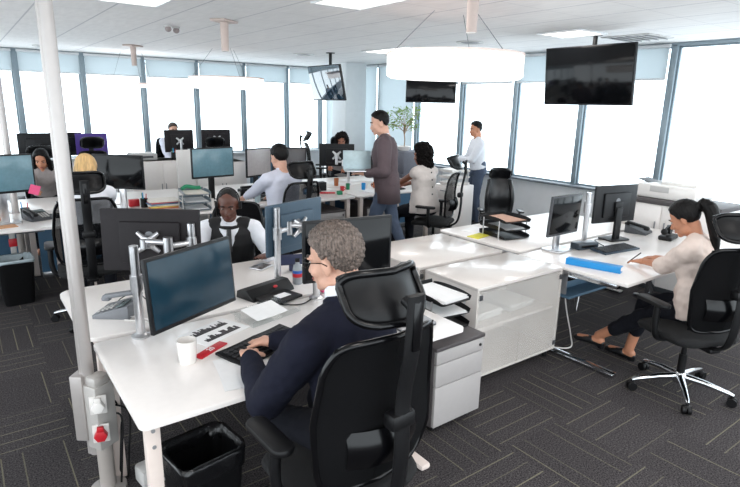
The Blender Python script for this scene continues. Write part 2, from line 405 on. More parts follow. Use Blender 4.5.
# ================================================================ furniture builders
def desk(name, label, x0, x1, y0, y1, z=0.73, legs='panel', group='white office benches', leg_mat=None, corner=0.035, right_x=None):
    """bench desk: rounded top, two leg frames with feet, beam and cable tray"""
    t = thing(name, label, 'desk', ((x0+x1)/2, (y0+y1)/2, 0), 0, group)
    w, d = x1-x0, y1-y0; lm = leg_mat or WHITE_MET
    MB().prism(rrect(w, d, corner), z-0.024, z, bev=0.003).build('desk_top', WHITE_TOP, t)
    MB().box((0, 0.0, z-0.052), (w-0.24, 0.05, 0.05), 0.004).build('beam', lm, t)
    for sx in (-1, 1):
        x = sx*(w/2-0.085)
        if sx == 1 and right_x is not None:
            x = right_x-(x0+x1)/2
            l = MB().box((x, 0.05, (z-0.03)/2), (0.075, 0.05, z-0.03), 0.004).build('leg', lm, t)
            MB().box((x, -0.02, 0.022), (0.065, d+0.10, 0.035), 0.014).build('foot', lm, l); MB().box((x, 0, z-0.05), (0.06, d-0.2, 0.045), 0.003).build('side_rail', lm, t)
        elif legs == 'panel':
            if sx == -1 and right_x is not None: x -= 0.03
            b = MB().box((x, -d/2+0.075, (z-0.03)/2), (0.055, 0.05, z-0.03), 0.004)
            lg = b.build('leg', lm, t)
            bl = MB()
            for zz in (0.06, 0.13): bl.cyl((x+0.027, -d/2+0.075, z-zz), (x+0.031, -d/2+0.075, z-zz), 0.008, n=12).cyl((x, -d/2+0.050, z-zz), (x, -d/2+0.046, z-zz), 0.008, n=12)
            if right_x is not None: bl.build('bolts', GREY_MET, lg)
            else: bl.bm.free()
            MB().box((x, d/2-0.075, (z-0.03)/2), (0.055, 0.05, z-0.03), 0.004).build('leg', lm, t)
            MB().box((x, 0, z-0.05), (0.06, d-0.2, 0.045), 0.003).build('side_rail', lm, t)
        else:
            x += -0.05 if sx < 0 else 0.0; b = MB().box((x, 0.30, (z-0.02)/2), (0.09, 0.05, z-0.04), 0.006)
            l = b.build('leg', lm, t)
            MB().box((x, 0.0, 0.022), (0.065, d-0.04, 0.035), 0.012).build('foot', lm, l)
            MB().box((x, -0.02, z-0.045), (0.05, d-0.2, 0.035), 0.004).build('side_rail', lm, t)
    MB().sheet(lambda u, v: Vector(((u-0.5)*(w-0.4), d/2-0.20+0.16*v, z-0.14-0.05*math.sin(PI*v))), 12, 8, 0.004).build('cable_tray', GREY_MET, t)
    return t

def make_chair(name, label, loc, rz, seat_h=0.48, style='mesh', group='wheeled office chairs', headrest=True, wide=1.0):
    t = thing(name, label, 'chair', loc, R_(rz), group); h = seat_h-0.48
    fr = BLK_PL; base = CHROME
    lea = style == 'leather'
    # star base: five legs, each with its caster
    MB().lathe([(0.0, 0.075), (0.045, 0.075), (0.05, 0.09), (0.04, 0.14), (0.03, 0.15), (0, 0.15)]).build('hub', base, t)
    for k in range(5):
        a = R_(72*k+20); c, s = math.cos(a), math.sin(a)
        pts = [(0.035*c, 0.035*s, 0.115), (0.15*c, 0.15*s, 0.108), (0.30*c, 0.30*s, 0.082), (0.325*c, 0.325*s, 0.075)]
        l = MB().tube(pts, [0.026, 0.022, 0.016, 0.012], 12).build('leg', base, t)
        q = MB(); px, py = 0.322*c, 0.322*s; 
        for sd in (-1, 1):
            o = Vector((-s, c, 0))*0.016*sd
            q.cyl(Vector((px, py, 0.03))+o-Vector((-s, c, 0))*0.011, Vector((px, py, 0.03))+o+Vector((-s, c, 0))*0.011, 0.03, n=18)
        q.cyl((px, py, 0.03), (px, py, 0.075), 0.010, n=10); q.ell((px, py, 0.05), (0.022, 0.022, 0.016))
        q.build('caster', BLK_PL, l)
    MB().cyl((0, 0, 0.13), (0, 0, 0.28), 0.026).cyl((0, 0, 0.24), (0, 0, seat_h-0.07), 0.017).build('gas_lift', BLK_PL, t)
    m = MB().box((0, -0.02, seat_h-0.075), (0.16, 0.24, 0.05), 0.02).box((0, -0.16, seat_h-0.075), (0.09, 0.16, 0.035), 0.012)
    m.cyl((0.06, 0.05, seat_h-0.08), (0.24, 0.07, seat_h-0.09), 0.006).box((0.255, 0.07, seat_h-0.09), (0.06, 0.03, 0.008), 0.003)
    m.build('mechanism', BLK_PL, t)
    # seat pad with waterfall front edge
    def seat(u, v):
        x = (u-0.5); y = (v-0.5); W = 0.50*(1-0.12*abs(2*y)**3) ; D = 0.49
        dip = -0.012*math.cos(PI*x)*math.cos(PI*y); fall = -0.03*max(0, (y-0.25)/0.25)**2
        return Vector((x*W, y*D+0.01, seat_h+dip+fall))
    sb = MB(); pr = rrect(0.50, 0.49, 0.11, 6, 0, 0.01)
    n = len(pr); tb = bmesh.new(); lays = []
    for zz, k in ((-0.055, 0.86), (-0.045, 0.96), (-0.02, 1.0), (-0.004, 0.97), (0.004, 0.90), (0.0, 0.5)):
        lays.append([tb.verts.new((x*k, (y-0.01)*k+0.01, seat_h+zz-0.028*max(0, (y*k-0.1)/0.16)**2 if y > 0.1 else seat_h+zz)) for x, y in pr])
    for a, b in zip(lays, lays[1:]):
        for j in range(n): tb.faces.new((a[j], a[(j+1) % n], b[(j+1) % n], b[j]))
    tb.faces.new(lays[0][::-1]); tb.faces.new(lays[-1]); sb._add(tb)
    sb.build('seat', BLK_LEA if lea else BLK_FAB, t, ang=60)
    # backrest: curved profile
    prof = smooth_path([(0, -0.235, seat_h+0.06), (0, -0.262, seat_h+0.20), (0, -0.255, seat_h+0.34), (0, -0.275, seat_h+0.50), (0, -0.31, seat_h+0.62)], 6)
    def bp(u, v):      # u across -1..1, v up 0..1
        f = v*(len(prof)-1); i = min(int(f), len(prof)-2); p = prof[i].lerp(prof[i+1], f-i)
        hw = (0.205+0.03*math.sin(PI*min(1, v*1.1))-0.012*v)*wide
        return Vector((u*hw, p.y+0.055*u*u, p.z))
    edge = []
    for k in range(49):
        a = 2*PI*k/48; ca, sa = math.cos(a), math.sin(a)
        u = math.copysign(abs(ca)**0.30, ca); v = 0.5+0.5*math.copysign(abs(sa)**0.30, sa); edge.append(bp(u, v))
    if lea:
        MB().sheet(lambda u, v: bp((2*u-1)*0.99, v)+Vector((0, 0.02+0.02*math.sin(PI*v), 0)), 16, 18, 0.05).build('backrest', BLK_LEA, t, ang=60)
        for sd in (-1, 1):
            MB().tube([bp(sd*1.0, v/12)+Vector((0, 0.05, 0)) for v in range(13)], [0.02+0.016*math.sin(PI*v/12) for v in range(13)], 12).build('side_bolster', BLK_LEA, t)
    else:
        MB().tube(edge, 0.012, 10, False).build('backrest_frame', BLK_SH, t, ang=60)
        MB().sheet(lambda u, v: bp((2*u-1)*0.97, 0.02+0.96*v), 18, 20, 0.004).build('backrest_mesh', CLOTH_MESH if style == 'mesh' else CLOTH_MESH_B, t, ang=60)
        MB().sheet(lambda u, v: Vector(((u-0.5)*0.30, -0.245+0.05*(2*u-1)**2-0.02*math.sin(PI*v)-0.04, seat_h+0.15+0.14*v)), 12, 8, 0.016).build('lumbar_pad', BLK_SH, t, ang=60)
    # rear spine and headrest
    top_ = seat_h+(0.78 if headrest else 0.5)
    sp = smooth_path([(0, -0.20, seat_h-0.08), (0, -0.31, seat_h+0.0), (0, -0.345, seat_h+0.2), (0, -0.345, seat_h+0.42), (0, -0.375, seat_h+0.60), (0, -0.385, seat_h+0.78)], 6)
    if not headrest: sp = [p for p in sp if p.z < top_]
    spb = MB().tube(sp, [0.034]*len(sp), 12, flat=0.36).build('spine', GRY_PL if lea else BLK_PL, t)
    if headrest: MB().box((0, -0.392, seat_h+0.68), (0.030, 0.008, 0.16), 0.003).build('slot', BLK_SH, spb)
    MB().box((0, -0.33, seat_h+0.34), (0.10, 0.06, 0.06), 0.015).build('back_bracket', BLK_PL, t)
    # headrest: curved wing
    if headrest:
        hz = seat_h+(0.70 if lea else 0.75)
        def hp(u, v):
            x = (u-0.5); e = 1-abs(2*x)**6*0.25
            return Vector((x*0.31, -0.315+0.30*x*x*1.1-0.03*math.cos(PI*v)+0.02, hz+(v-0.5)*0.155*e))
        hr = MB().sheet(hp, 18, 10, 0.026).build('headrest', BLK_LEA if lea else HEADR, t, ang=60)
        rim = [hp(0.5+0.5*math.copysign(abs(math.cos(a_))**0.35, math.cos(a_)), 0.5+0.5*math.copysign(abs(math.sin(a_))**0.35, math.sin(a_))) for a_ in [2*PI*k_/40 for k_ in range(41)]]
        MB().tube([p_+Vector((0, -0.010, 0)) for p_ in rim], 0.013, 8, False).build('rim', BLK_SH, hr, ang=60)
        MB().tube(smooth_path([(0, -0.375, seat_h+0.66), (0, -0.37, hz-0.02), (0, -0.335, hz)], 4), 0.018, 10).build('headrest_stem', CHROME if lea else BLK_PL, t)
    # armrests
    for sd in (-1, 1):
        a = MB().tube(smooth_path([(sd*0.12, 0.0, seat_h-0.07), (sd*0.25, -0.01, seat_h-0.05), (sd*0.285, -0.01, seat_h+0.03), (sd*0.285, -0.01, seat_h+0.18)], 5), 0.021, 12, flat=1.0).build('armrest', CHROME if lea else BLK_PL, t)
        MB().prism(rrect(0.085, 0.26, 0.04, 5), 0, 0.028, Matrix.Translation((sd*0.285, 0.03, seat_h+0.18)), 0.009).build('arm_pad', BLK_LEA if lea else BLK_PL, a)
    return t

def make_monitor(name, label, loc, rz, w=0.55, h=0.34, tilt=0, case=CASE, screen=SCREEN, stand=None, group='desk monitors', roll=0.0, emblem=True, drop=None):
    """screen faces local -Y; loc is the middle of the panel; drop = length of an own stand down to the desk"""
    t = thing(name, label, 'monitor', loc, R_(rz), group)
    rm = rotm(R_(tilt), R_(roll), 0)
    b = MB().box((0, 0.014, 0), (w, 0.024, h), 0.006).box((0, 0.034, -0.01), (w*0.62, 0.028, h*0.66), 0.012)
    o = b.build('casing', case, t); o.matrix_local = rm
    bz = 0.014
    s = MB().box((0, 0.0015, 0.004), (w-2*bz, 0.004, h-2*bz-0.008), 0.001).build('screen', screen, t); s.matrix_local = rm
    if emblem:
        e = MB().cyl((0, 0.047, 0.03), (0, 0.0495, 0.03), 0.026, n=24).build('emblem', GRY_PL, t); e.matrix_local = rm
    if drop:
        st = MB().tube(smooth_path([(0, 0.05, -0.02), (0, 0.075, -drop*0.5), (0, 0.07, -drop+0.012)], 5), [0.034]*11, 14, flat=0.45) if False else MB().box((0, 0.07, -(drop-0.02)/2-0.02), (0.075, 0.03, drop-0.03), 0.01).box((0, 0.05, -0.02), (0.09, 0.04, 0.09), 0.008)
        st.build('stand', case if stand is None else stand, t)
        MB().prism(rrect(0.24, 0.18, 0.03), -drop, -drop+0.014, Matrix.Translation((0, 0.05, 0)), 0.004).build('stand_base', case if stand is None else stand, t)
    return t

def monitor_arm(label, base, top, mon, group='silver monitor arms on poles'):
    """clamp pole on the desk at base (x,y,z), height top, with a jointed arm to the point reach"""
    t = thing('monitor_mount', label, 'monitor mount', base, 0, group)
    MB().lathe([(0.0, 0), (0.046, 0), (0.046, 0.008), (0.030, 0.014), (0.024, 0.02), (0, 0.02)]).build('clamp_base', SILVER, t)
    MB().cyl((0, 0, 0.01), (0, 0, top), 0.022, n=24).build('pole', SILVER, t)
    aa = mon.rotation_euler.z; reach = mon.location+Vector((-math.sin(aa), math.cos(aa), 0))*0.125
    r = Vector(reach)-Vector(base); zc = min(max(r.z, 0.08), top-0.04)
    MB().cyl((0, 0, zc-0.05), (0, 0, zc+0.03), 0.030, n=24).build('collar', SILVER, t)
    mid = Vector((r.x*0.5, r.y*0.5, zc))+Vector((-r.y, r.x, 0))*0.25
    a = MB().tube([(0, 0, zc), mid], 0.017, 12).cyl(mid-Vector((0, 0, 0.04)), mid+Vector((0, 0, 0.05)), 0.026).tube([mid+Vector((0, 0, 0.02)), Vector((r.x, r.y, zc+0.02))], 0.016, 12)
    a.build('arm', SILVER, t)
    hd = MB().cyl((r.x, r.y, min(zc, r.z)-0.02), (r.x, r.y, max(zc, r.z)+0.03), 0.022)
    hd.build('swivel_head', SILVER, t)
    return t
def vesa_plate(arm, mon):
    """four-fingered mounting plate standing on the back of the monitor, a part of the mount"""
    q = MB()
    for sx in (-1, 1):
        for sz in (-1, 1): q.tube([(0, 0.004, 0), (sx*0.035, 0.0, sz*0.035), (sx*0.06, -0.004, sz*0.055)], [0.022, 0.016, 0.012], 10)
    q.cyl((0, -0.005, 0), (0, 0.05, 0), 0.026); q.box((0, 0.012, 0), (0.07, 0.02, 0.07), 0.01)
    a = mon.rotation_euler.z; back = Vector((-math.sin(a), math.cos(a), 0))
    o = q.build('mounting_plate', SILVER, arm); o.location = mon.location+back*0.066-arm.location; o.rotation_euler = (0, 0, a); return o

def keyboard(label, loc, rz, split=True, w=0.44, d=0.17, m=BLK_PL):
    t = thing('keyboard', label, 'keyboard', loc, R_(rz), None)
    q = MB()
    def top(u, v):
        x = (u-0.5)*w; bow = 0.03*(1-(2*u-1)**2) if split else 0
        return Vector((x, (v-0.5)*d-bow*0.8, 0.012+0.012*v+(0.014*(1-abs(2*u-1)) if split else 0)))
    q.sheet(lambda u, v: top(u, v) , 16, 6, 0.012); q.build('case', m, t, ang=60)
    km = mat('keycap_black', (34, 34, 37), 0.5, var=0.08); k = MB()
    rows, cols = 5, 15
    for r in range(rows):
        for c in range(cols):
            if split and r < 4 and c in (7,): continue
            u = (c+0.5)/cols; v = (r+0.5)/rows*0.78+0.10
            p = top(0.04+0.92*u, v); k.box((p.x, p.y, p.z+0.004), (w*0.92/cols*0.8, d*0.78/rows*0.78, 0.008), 0.002, seg=1)
    o = k.build('keys', km, t); o['kind'] = 'stuff'
    return t

def cabinet_box(q, x0, x1, y0, y1, z0, z1, t=0.02, open_front=True):
    q.box(((x0+x1)/2, (y0+y1)/2, z1-t/2), (x1-x0, y1-y0, t), 0.002)
    return q

def phone(label, loc, rz, m=GRY_PL, dark=False):
    t = thing('desk_phone', label, 'phone', loc, R_(rz), 'desk phones'); bm_ = DGR_PL if dark else m
    MB().prism([(-0.10, 0.0), (0.10, 0.0), (0.10, 0.08), (-0.10, 0.02)], -0.10, 0.10, rotm(PI/2, 0, PI/2), 0.004).build('body', bm_, t)
    h = MB().tube(smooth_path([(-0.075, -0.095, 0.085), (-0.075, -0.07, 0.10), (-0.075, 0.05, 0.115), (-0.075, 0.085, 0.10)], 5), [0.022]+[0.017]*14+[0.022], 12, flat=0.9) if False else MB().box((-0.07, -0.01, 0.088), (0.045, 0.21, 0.026), 0.011, rotm(R_(10), 0, 0)).box((-0.07, -0.095, 0.062), (0.048, 0.05, 0.03), 0.012).box((-0.07, 0.085, 0.088), (0.048, 0.05, 0.03), 0.012)
    h.build('handset', bm_ if not dark else BLK_PL, t)
    MB().box((0.035, 0.05, 0.073), (0.10, 0.05, 0.006), 0.002, rotm(R_(16), 0, 0)).build('display', mat('phone_display', (86, 98, 98), 0.2), t)
    k = MB()
    for i in range(4):
        for j in range(3): k.box((0.012+j*0.026, -0.075+i*0.024, 0.034+i*0.0075), (0.018, 0.014, 0.008), 0.002, rotm(R_(16), 0, 0), 1)
    k.build('keypad', LGR_PL, t)
    return t

def letter_tray(label, loc, rz, n=3, m=BLK_PL, group='stacked letter trays', full=True, w=0.26, d=0.34, gap=0.075, post=SILVER):
    t = thing('letter_tray', label, 'letter tray', loc, R_(rz), group)
    for k in range(n):
        z = 0.006+k*gap; q = MB()
        q.prism(rrect(w, d, 0.02), z, z+0.004)
        for sx in (-1, 1):
            q.sheet(lambda u, v: Vector((sx*(w/2+0.008*v), (u-0.5)*(d-0.02), z+0.002+0.036*v*(1-0.45*(abs(2*u-1))**3))), 10, 4, 0.003)
        q.sheet(lambda u, v: Vector(((u-0.5)*w, d/2-0.002+0.006*v, z+0.002+0.036*v)), 6, 3, 0.003)
        o = q.build('tray', m, t, ang=60)
    for sx in (-1, 1):
        for y in (-d*0.3, d*0.3): MB().cyl((sx*(w/2+0.016), y, 0), (sx*(w/2+0.016), y, gap*(n-1)+0.02), 0.006, n=10).build('post', post, t)
    return t
def paper_stack(label, loc, rz, w=0.21, d=0.297, n=6, m=PAPER, group=None, cat='papers', name='paper_stack', z=0.001, jit=0.012):
    q = MB(); rnd = random.Random(sum(map(ord, label)))
    for k in range(n): q.box((rnd.uniform(-jit, jit), rnd.uniform(-jit, jit), k*z*1.5+z/2), (w, d, z), rot=rotm(0, 0, R_(rnd.uniform(-5, 5)) if k else 0))
    o = q.build(name, m, None, loc, (0, 0, R_(rz))); return tag(o, label, cat, group)
def bin_(label, loc, rz, w=0.34, d=0.26, h=0.42, m=BLK_PL, lining=None, group='black waste bins'):
    t = thing('waste_bin', label, 'bin', loc, R_(rz), group)
    tb = bmesh.new(); L = []
    for z, k, ins in ((0.0, 0.80, 0), (0.004, 0.81, 0), (h, 1.0, 0), (h+0.012, 1.03, 0), (h+0.012, 0.97, 0), (h-0.02, 0.955, 0), (0.02, 0.78, 0)):
        L.append([tb.verts.new((x*k, y*k, z)) for x, y in rrect(w, d, 0.05)])
    n = len(L[0])
    for a, b in zip(L, L[1:]):
        for j in range(n): tb.faces.new((a[j], a[(j+1) % n], b[(j+1) % n], b[j]))
    tb.faces.new(L[0][::-1]); tb.faces.new(L[-1]); pass
    q = MB(); q._add(tb); q.build('body', m, t)
    if lining:
        tb = bmesh.new(); L = []; r2 = random.Random(3)
        for z, k in ((h-(0.08 if lining.name == 'bin_bag' else 0.012), 1.0), (h-0.01, 1.035), (h+0.022, 1.05), (h+0.022, 0.95), (h-0.06, 0.93)):
            L.append([tb.verts.new((x*k+r2.uniform(-.003, .003), y*k+r2.uniform(-.003, .003), z+r2.uniform(-.012, .006))) for x, y in rrect(w, d, 0.05)])
        for a, b in zip(L, L[1:]):
            for j in range(n): tb.faces.new((a[j], a[(j+1) % n], b[(j+1) % n], b[j]))
        q = MB(); q._add(tb); q.build('bin_liner', lining, t, ang=180)
    return t
def mug(label, loc, r=0.04, h=0.09, handle=True, m=CERAMIC, rz=0, cat='mug', name='mug', group=None):
    t = thing(name, label, cat, loc, R_(rz), group)
    MB().lathe([(0, 0), (r*0.82, 0), (r*0.86, 0.004), (r, h), (r*0.93, h), (r*0.78, 0.01), (0, 0.01)]).build('cup', m, t)
    if handle: MB().tube(smooth_path([(r*0.93, 0, h*0.8), (r*1.6, 0, h*0.75), (r*1.65, 0, h*0.35), (r*0.88, 0, h*0.22)], 6), 0.006, 10).build('handle', m, t)
    return t
def pen_pot(label, loc, m=BLK_PL, cols=(RED, BLUE, GREEN), group=None):
    t = thing('pen_pot', label, 'pen pot', loc, 0, group)
    MB().lathe([(0, 0), (0.038, 0), (0.040, 0.1), (0.036, 0.1), (0.034, 0.006), (0, 0.006)]).build('pot', m, t)
    for k, c in enumerate(cols):
        a = 2*PI*k/len(cols)
        o = MB().cyl((0.015*math.cos(a), 0.015*math.sin(a), 0.01), (0.028*math.cos(a), 0.028*math.sin(a), 0.15+0.01*k), 0.005, n=8).build('pen', c, None, loc); tag(o, '%s pen in the %s' % (('red', 'blue', 'green', 'black')[(RED, BLUE, GREEN).index(c) if c in (RED, BLUE, GREEN) else 3], label), 'pen')
    return t
def text_part(s, size, m, parent, mtx, ext=0.0006, name='lettering'):
    cu = bpy.data.curves.new('t', 'FONT'); cu.body = s; cu.size = size; cu.extrude = ext; cu.align_x = 'CENTER'; cu.align_y = 'CENTER'
    o = bpy.data.objects.new('t', cu); COL.objects.link(o); dg = bpy.context.evaluated_depsgraph_get(); dg.update()
    me = bpy.data.meshes.new_from_object(o.evaluated_get(dg)); bpy.data.objects.remove(o); bpy.data.curves.remove(cu)
    me.materials.clear(); p = link_mesh(name, me, m, parent, ang=180); p.matrix_local = mtx; return p
def cable(name, label, pts, r=0.004, m=BLK_PL, cat='cable', group=None):
    o = MB().tube(smooth_path(pts, 7), r, 8).build(name, m); return tag(o, label, cat, group)

# ================================================================ near bench
D = 0.73
d1 = desk('desk', 'white bench desk of the man in the navy suit, nearest the power pole', 0.40, 2.10, 1.93, 2.82, right_x=1.79)
desk('desk', 'white bench desk of the man in a black waistcoat, facing the suited man', 0.375, 2.44, 2.87, 3.76, corner=0.09)
# power pole, floor to ceiling, with an outlet box
def power_pole(label, loc, box=True, r=0.027):
    t = thing('power_pole', label, 'power pole', loc, 0, 'white floor to ceiling power poles')
    pm = mat('pole_paint', (172, 166, 163), 0.32, 0.35, var=0.02)
    ox = Vector((0.032, -0.034, 0)) if box else Vector((0, 0, 0))
    MB().lathe([(0, 0), (0.085, 0), (0.085, 0.012), (0.06, 0.022), (0, 0.022)], ox).build('floor_flange', pm, t)
    MB().cyl(ox, ox+Vector((0, 0, 0.62)), 0.037, n=28).build('lower_tube', mat('pole_paint_warm', (176, 168, 162), 0.4, 0.25, var=0.02), t)
    MB().cyl((0, 0, 0.20), (0, 0, HC), r, n=32).tube([(-0.018, 0.014, 0.2), (-0.018, 0.014, HC)], 0.018, 16).build('tube', pm, t)
    if box: MB().box((-0.03, 0.02, 0.46), (0.06, 0.09, 0.34), 0.006, rotm(0, 0, R_(-40))).build('bracket', pm, t)
    MB().lathe([(0, HC-0.02), (0.075, HC-0.02), (0.075, HC-0.001), (0, HC-0.001)]).build('ceiling_flange', pm, t)
    if box:
        rot = rotm(0, 0, R_(-62))
        b = MB().box(ox+Vector((0, 0, 0.42)), (0.09, 0.105, 0.33), 0.006, rot).box(ox+Vector((0, 0, 0.60)), (0.075, 0.09, 0.06), 0.02, rot).build('outlet_box', mat('outlet_grey', (176, 172, 168), 0.45, 0.1, var=0.02), t)
        dv = Vector((math.cos(R_(-105)), math.sin(R_(-105)), 0)); rz = rotm(0, 0, R_(-105+90))
        for z, m_, nm in ((0.50, CERAMIC, 'white_socket'), (0.35, RED, 'red_socket')):
            p = ox+dv*0.060+Vector((0, 0, z))
            s = MB().box(p, (0.075, 0.012, 0.095), 0.004, rz).build(nm, mat('outlet_plate', (214, 210, 206), 0.4), b); s['label'] = nm.replace('_', ' ')+' on the outlet box'
            q = p+dv*0.022
            MB().prism([(0.03*math.cos(R_(60*k)), 0.03*math.sin(R_(60*k))) for k in range(6)], -0.018, 0.018, Matrix.Translation(q) @ rz @ rotm(PI/2, 0, 0), 0.004).box(q+Vector((0, 0, 0.035)), (0.03, 0.02, 0.02), 0.004, rz).build('plug', m_, s)
    return t
power_pole('white floor to ceiling power pole with red and white sockets, at the corner of the suited man\'s desk', (0.352, 2.71, 0))
bpy.data.objects['power_pole']['label'] = 'tall white power pole with red and white sockets beside the nearest desk'
power_pole('white power pole farther back on the left, behind the pale blue screen', (0.385, 6.70, 0), False)
for k, (dx, dy) in enumerate(((0.07, 0.02), (0.10, -0.02), (0.06, -0.05))):
    cable('power_cable', 'black cable hanging from the outlet box down the power pole', [(0.36+0.05, 2.71-0.02, 0.52-0.06*k), (0.36+dx+0.05, 2.71+dy, 0.38), (0.36+dx+0.03, 2.71+dy-0.03, 0.18), (0.36+dx+0.02, 2.71+dy, 0.012)], 0.005, BLK_PL, group='cables down the power pole')
t = thing('floor_duct', 'grey floor cable duct under the nearest desk, beside the power pole', 'cable duct', (0.62, 2.62, 0), R_(8))
MB().box((0.1, 0, 0.05), (0.42, 0.12, 0.10), 0.02).build('housing', LGR_PL, t)
so = MB()
for k in range(3): so.cyl((-0.02+0.09*k, -0.06, 0.05), (-0.02+0.09*k, -0.066, 0.05), 0.022)
so.build('sockets', DGR_PL, t)

# --- on the suited man's desk
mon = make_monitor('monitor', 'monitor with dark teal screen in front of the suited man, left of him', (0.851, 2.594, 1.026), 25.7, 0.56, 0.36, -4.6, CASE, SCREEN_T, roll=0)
a = monitor_arm('silver pole with clamp base at the left rear of the suited man\'s desk', (0.62, 2.775, D), 0.475, mon); vesa_plate(a, mon)
mon = make_monitor('monitor', 'black monitor half hidden behind the suited man\'s head', (1.73, 2.53, 1.09), -9.3, 0.56, 0.36, 0, CASE, SCREEN)
a = monitor_arm('silver monitor pole behind the suited man\'s head', (1.66, 2.78, D), 0.42, mon); vesa_plate(a, mon)
mon = make_monitor('monitor', 'dark grey back of a wide monitor at the left end of the waistcoat man\'s desk', (0.823, 3.204, 1.121), 144.5, 0.56, 0.36, 2.5, CASE_G, SCREEN)
a = monitor_arm('silver monitor arm holding the dark grey monitor of the waistcoat man', (0.99, 3.03, D), 0.50, mon); vesa_plate(a, mon)
mon = make_monitor('monitor', 'slate blue back of a monitor at right end of the waistcoat man\'s desk', (1.747, 3.23, 1.093), 197.6, 0.52, 0.34, -0.5, CASE_B, SCREEN)
a = monitor_arm('silver monitor arm holding the slate blue monitor', (1.57, 3.12, D), 0.52, mon); vesa_plate(a, mon)
mug('plain white cup beside the red strip on the nearest desk', (0.72, 2.36, D), 0.045, 0.11, False, name='cup', cat='cup')
kb = keyboard('black split keyboard under the suited man\'s hands', (1.08, 2.32, D), 20, True, 0.44, 0.19)
# printed brochure with dark picture bands, propped flat
t = thing('brochure', 'open printed brochure with dark pictures below the teal monitor', 'brochure', (0.95, 2.62, D), R_(22))
MB().box((0, 0, 0.002), (0.30, 0.21, 0.004), 0.001).build('pages', PAPER, t)
ink = mat('printed_ink', (58, 56, 58), 0.7, var=0.5, scale=60); rnd = random.Random(4)
for row in range(2):
    q = MB()
    for k in range(28): h_ = rnd.uniform(0.02, 0.065); q.box((-0.11+0.008*k, -0.075+0.095*row+h_/2, 0.0045), (0.0084, h_, 0.0006))
    q.build('picture', ink, t)
t = thing('red_booklet', 'red booklet edge with white numerals beside the white cup', 'booklet', (0.85, 2.415, D), R_(30))
MB().box((0, 0, 0.004), (0.19, 0.05, 0.008), 0.002).build('cover', RED, t)
text_part('20', 0.042, PAPER, t, Matrix.Translation((0.0, 0, 0.0085)))
paper_stack('blank white sheets on the desk edge under the suited man\'s left sleeve', (0.90, 2.13, D), -12, 0.21, 0.30, 4)
t = thing('document_scanner', 'flat black desktop scanner with a small red mark', 'scanner', (1.44, 3.03, D), R_(16))
MB().prism([(-0.08, 0), (0.08, 0), (0.07, 0.045), (0.03, 0.064), (-0.02, 0.064), (-0.07, 0.02)], -0.175, 0.175, rotm(PI/2, 0, PI/2), 0.008).build('body', BLK_PL, t)
MB().box((-0.03, -0.15, 0.015), (0.24, 0.17, 0.018), 0.005).build('paper_feed', BLK_PL, t)
MB().ell((0.03, -0.055, 0.05), (0.017, 0.010, 0.006), rotm(R_(30), 0, 0)).build('badge', RED, t)
MB().box((-0.01, -0.16, 0.0255), (0.09, 0.06, 0.002)).build('card', PAPER, t)
t = thing('writing_slope', 'clear acrylic writing slope in front of the black scanner', 'stand', (1.26, 2.66, D), R_(14))
ACR = glass_mat('acrylic', (0.95, 0.96, 0.96))
MB().box((0, 0.0, 0.035), (0.34, 0.20, 0.005), 0.001, rotm(R_(10), 0, 0)).box((0, -0.10, 0.03), (0.34, 0.004, 0.03), 0.001).build('slope', ACR, t)
for sx in (-1, 1): MB().box((sx*0.14, 0.07, 0.024), (0.006, 0.05, 0.048), 0.001).build('foot', ACR, t)
MB().box((0.0, 0.01, 0.039), (0.22, 0.15, 0.002), 0, rotm(R_(10), 0, 0)).build('paper', PAPER, t)
cable('cable', 'thin black cable trailing from the scanner across the desk', [(1.66, 2.80, D+0.004), (1.52, 2.72, D+0.006), (1.40, 2.80, D+0.005), (1.30, 2.86, D+0.012)], 0.004)
# things between the two near desks
phone('grey desk phone at the left end of the waistcoat man\'s desk', (0.60, 3.17, D), 233)
cable('phone_cable', 'white phone cord looping over the front edge of the far near-bench desk', [(0.62, 3.07, D+0.01), (0.70, 2.99, D+0.006), (0.72, 2.90, D+0.006), (0.68, 2.95, D+0.006), (0.60, 3.03, D+0.006)], 0.004, CERAMIC)
bpy.data.objects['phone_cable']['label'] = 'white cord looping in front of the grey desk phone'
cable('headset_cable', 'thin dark wire curled behind the grey desk phone', [(0.60, 3.28, D+0.006), (0.66, 3.36, D+0.02), (0.74, 3.34, D+0.05), (0.78, 3.28, D+0.01)], 0.003)
t = thing('water_bottle', 'clear bottle with red and blue label under the dark blue folder', 'bottle', (1.70, 3.09, D))
MB().lathe([(0, 0), (0.03, 0), (0.033, 0.01), (0.033, 0.10), (0.026, 0.125), (0.014, 0.14), (0.014, 0.155), (0, 0.155)]).build('bottle', mat('clear_grey', (150, 156, 160), 0.15), t)
MB().cyl((0, 0, 0.05), (0, 0, 0.075), 0.0338).build('label', RED, t); MB().cyl((0, 0, 0.075), (0, 0, 0.095), 0.0338).build('label_band', mat('blue_print', (40, 90, 170), 0.4), t)
MB().cyl((0, 0, 0.152), (0, 0, 0.172), 0.016).build('cap', BLK_PL, t)
t = thing('folder', 'dark blue folder propped at a slant beside the silver arm', 'folder', (1.80, 3.36, D), R_(-18))
MB().box((0, 0, 0.085), (0.18, 0.012, 0.08), 0.003, rotm(R_(-40), 0, 0)).build('cover', NAVY_C, t); MB().box((0, 0.01, 0.035), (0.03, 0.03, 0.07), 0.005).build('prop', NAVY_C, t)
paper_stack('white sheets behind the dark blue folder on the waistcoat man\'s desk', (1.98, 3.52, D), 20, n=5)
t = thing('calculator', 'small silver tablet lying by the waistcoat man\'s elbow', 'tablet', (1.66, 3.56, D), R_(28))
MB().box((0, 0, 0.005), (0.15, 0.11, 0.01), 0.003).build('body', SILVER, t); MB().box((0.01, -0.01, 0.0108), (0.10, 0.07, 0.001)).build('screen', mat('brown_glass', (96, 88, 84), 0.2), t)
t.name = 'tablet'
t = thing('adapter_box', 'white adapter box with sockets behind the teal monitor', 'adapter', (1.20, 3.16, D), R_(10))
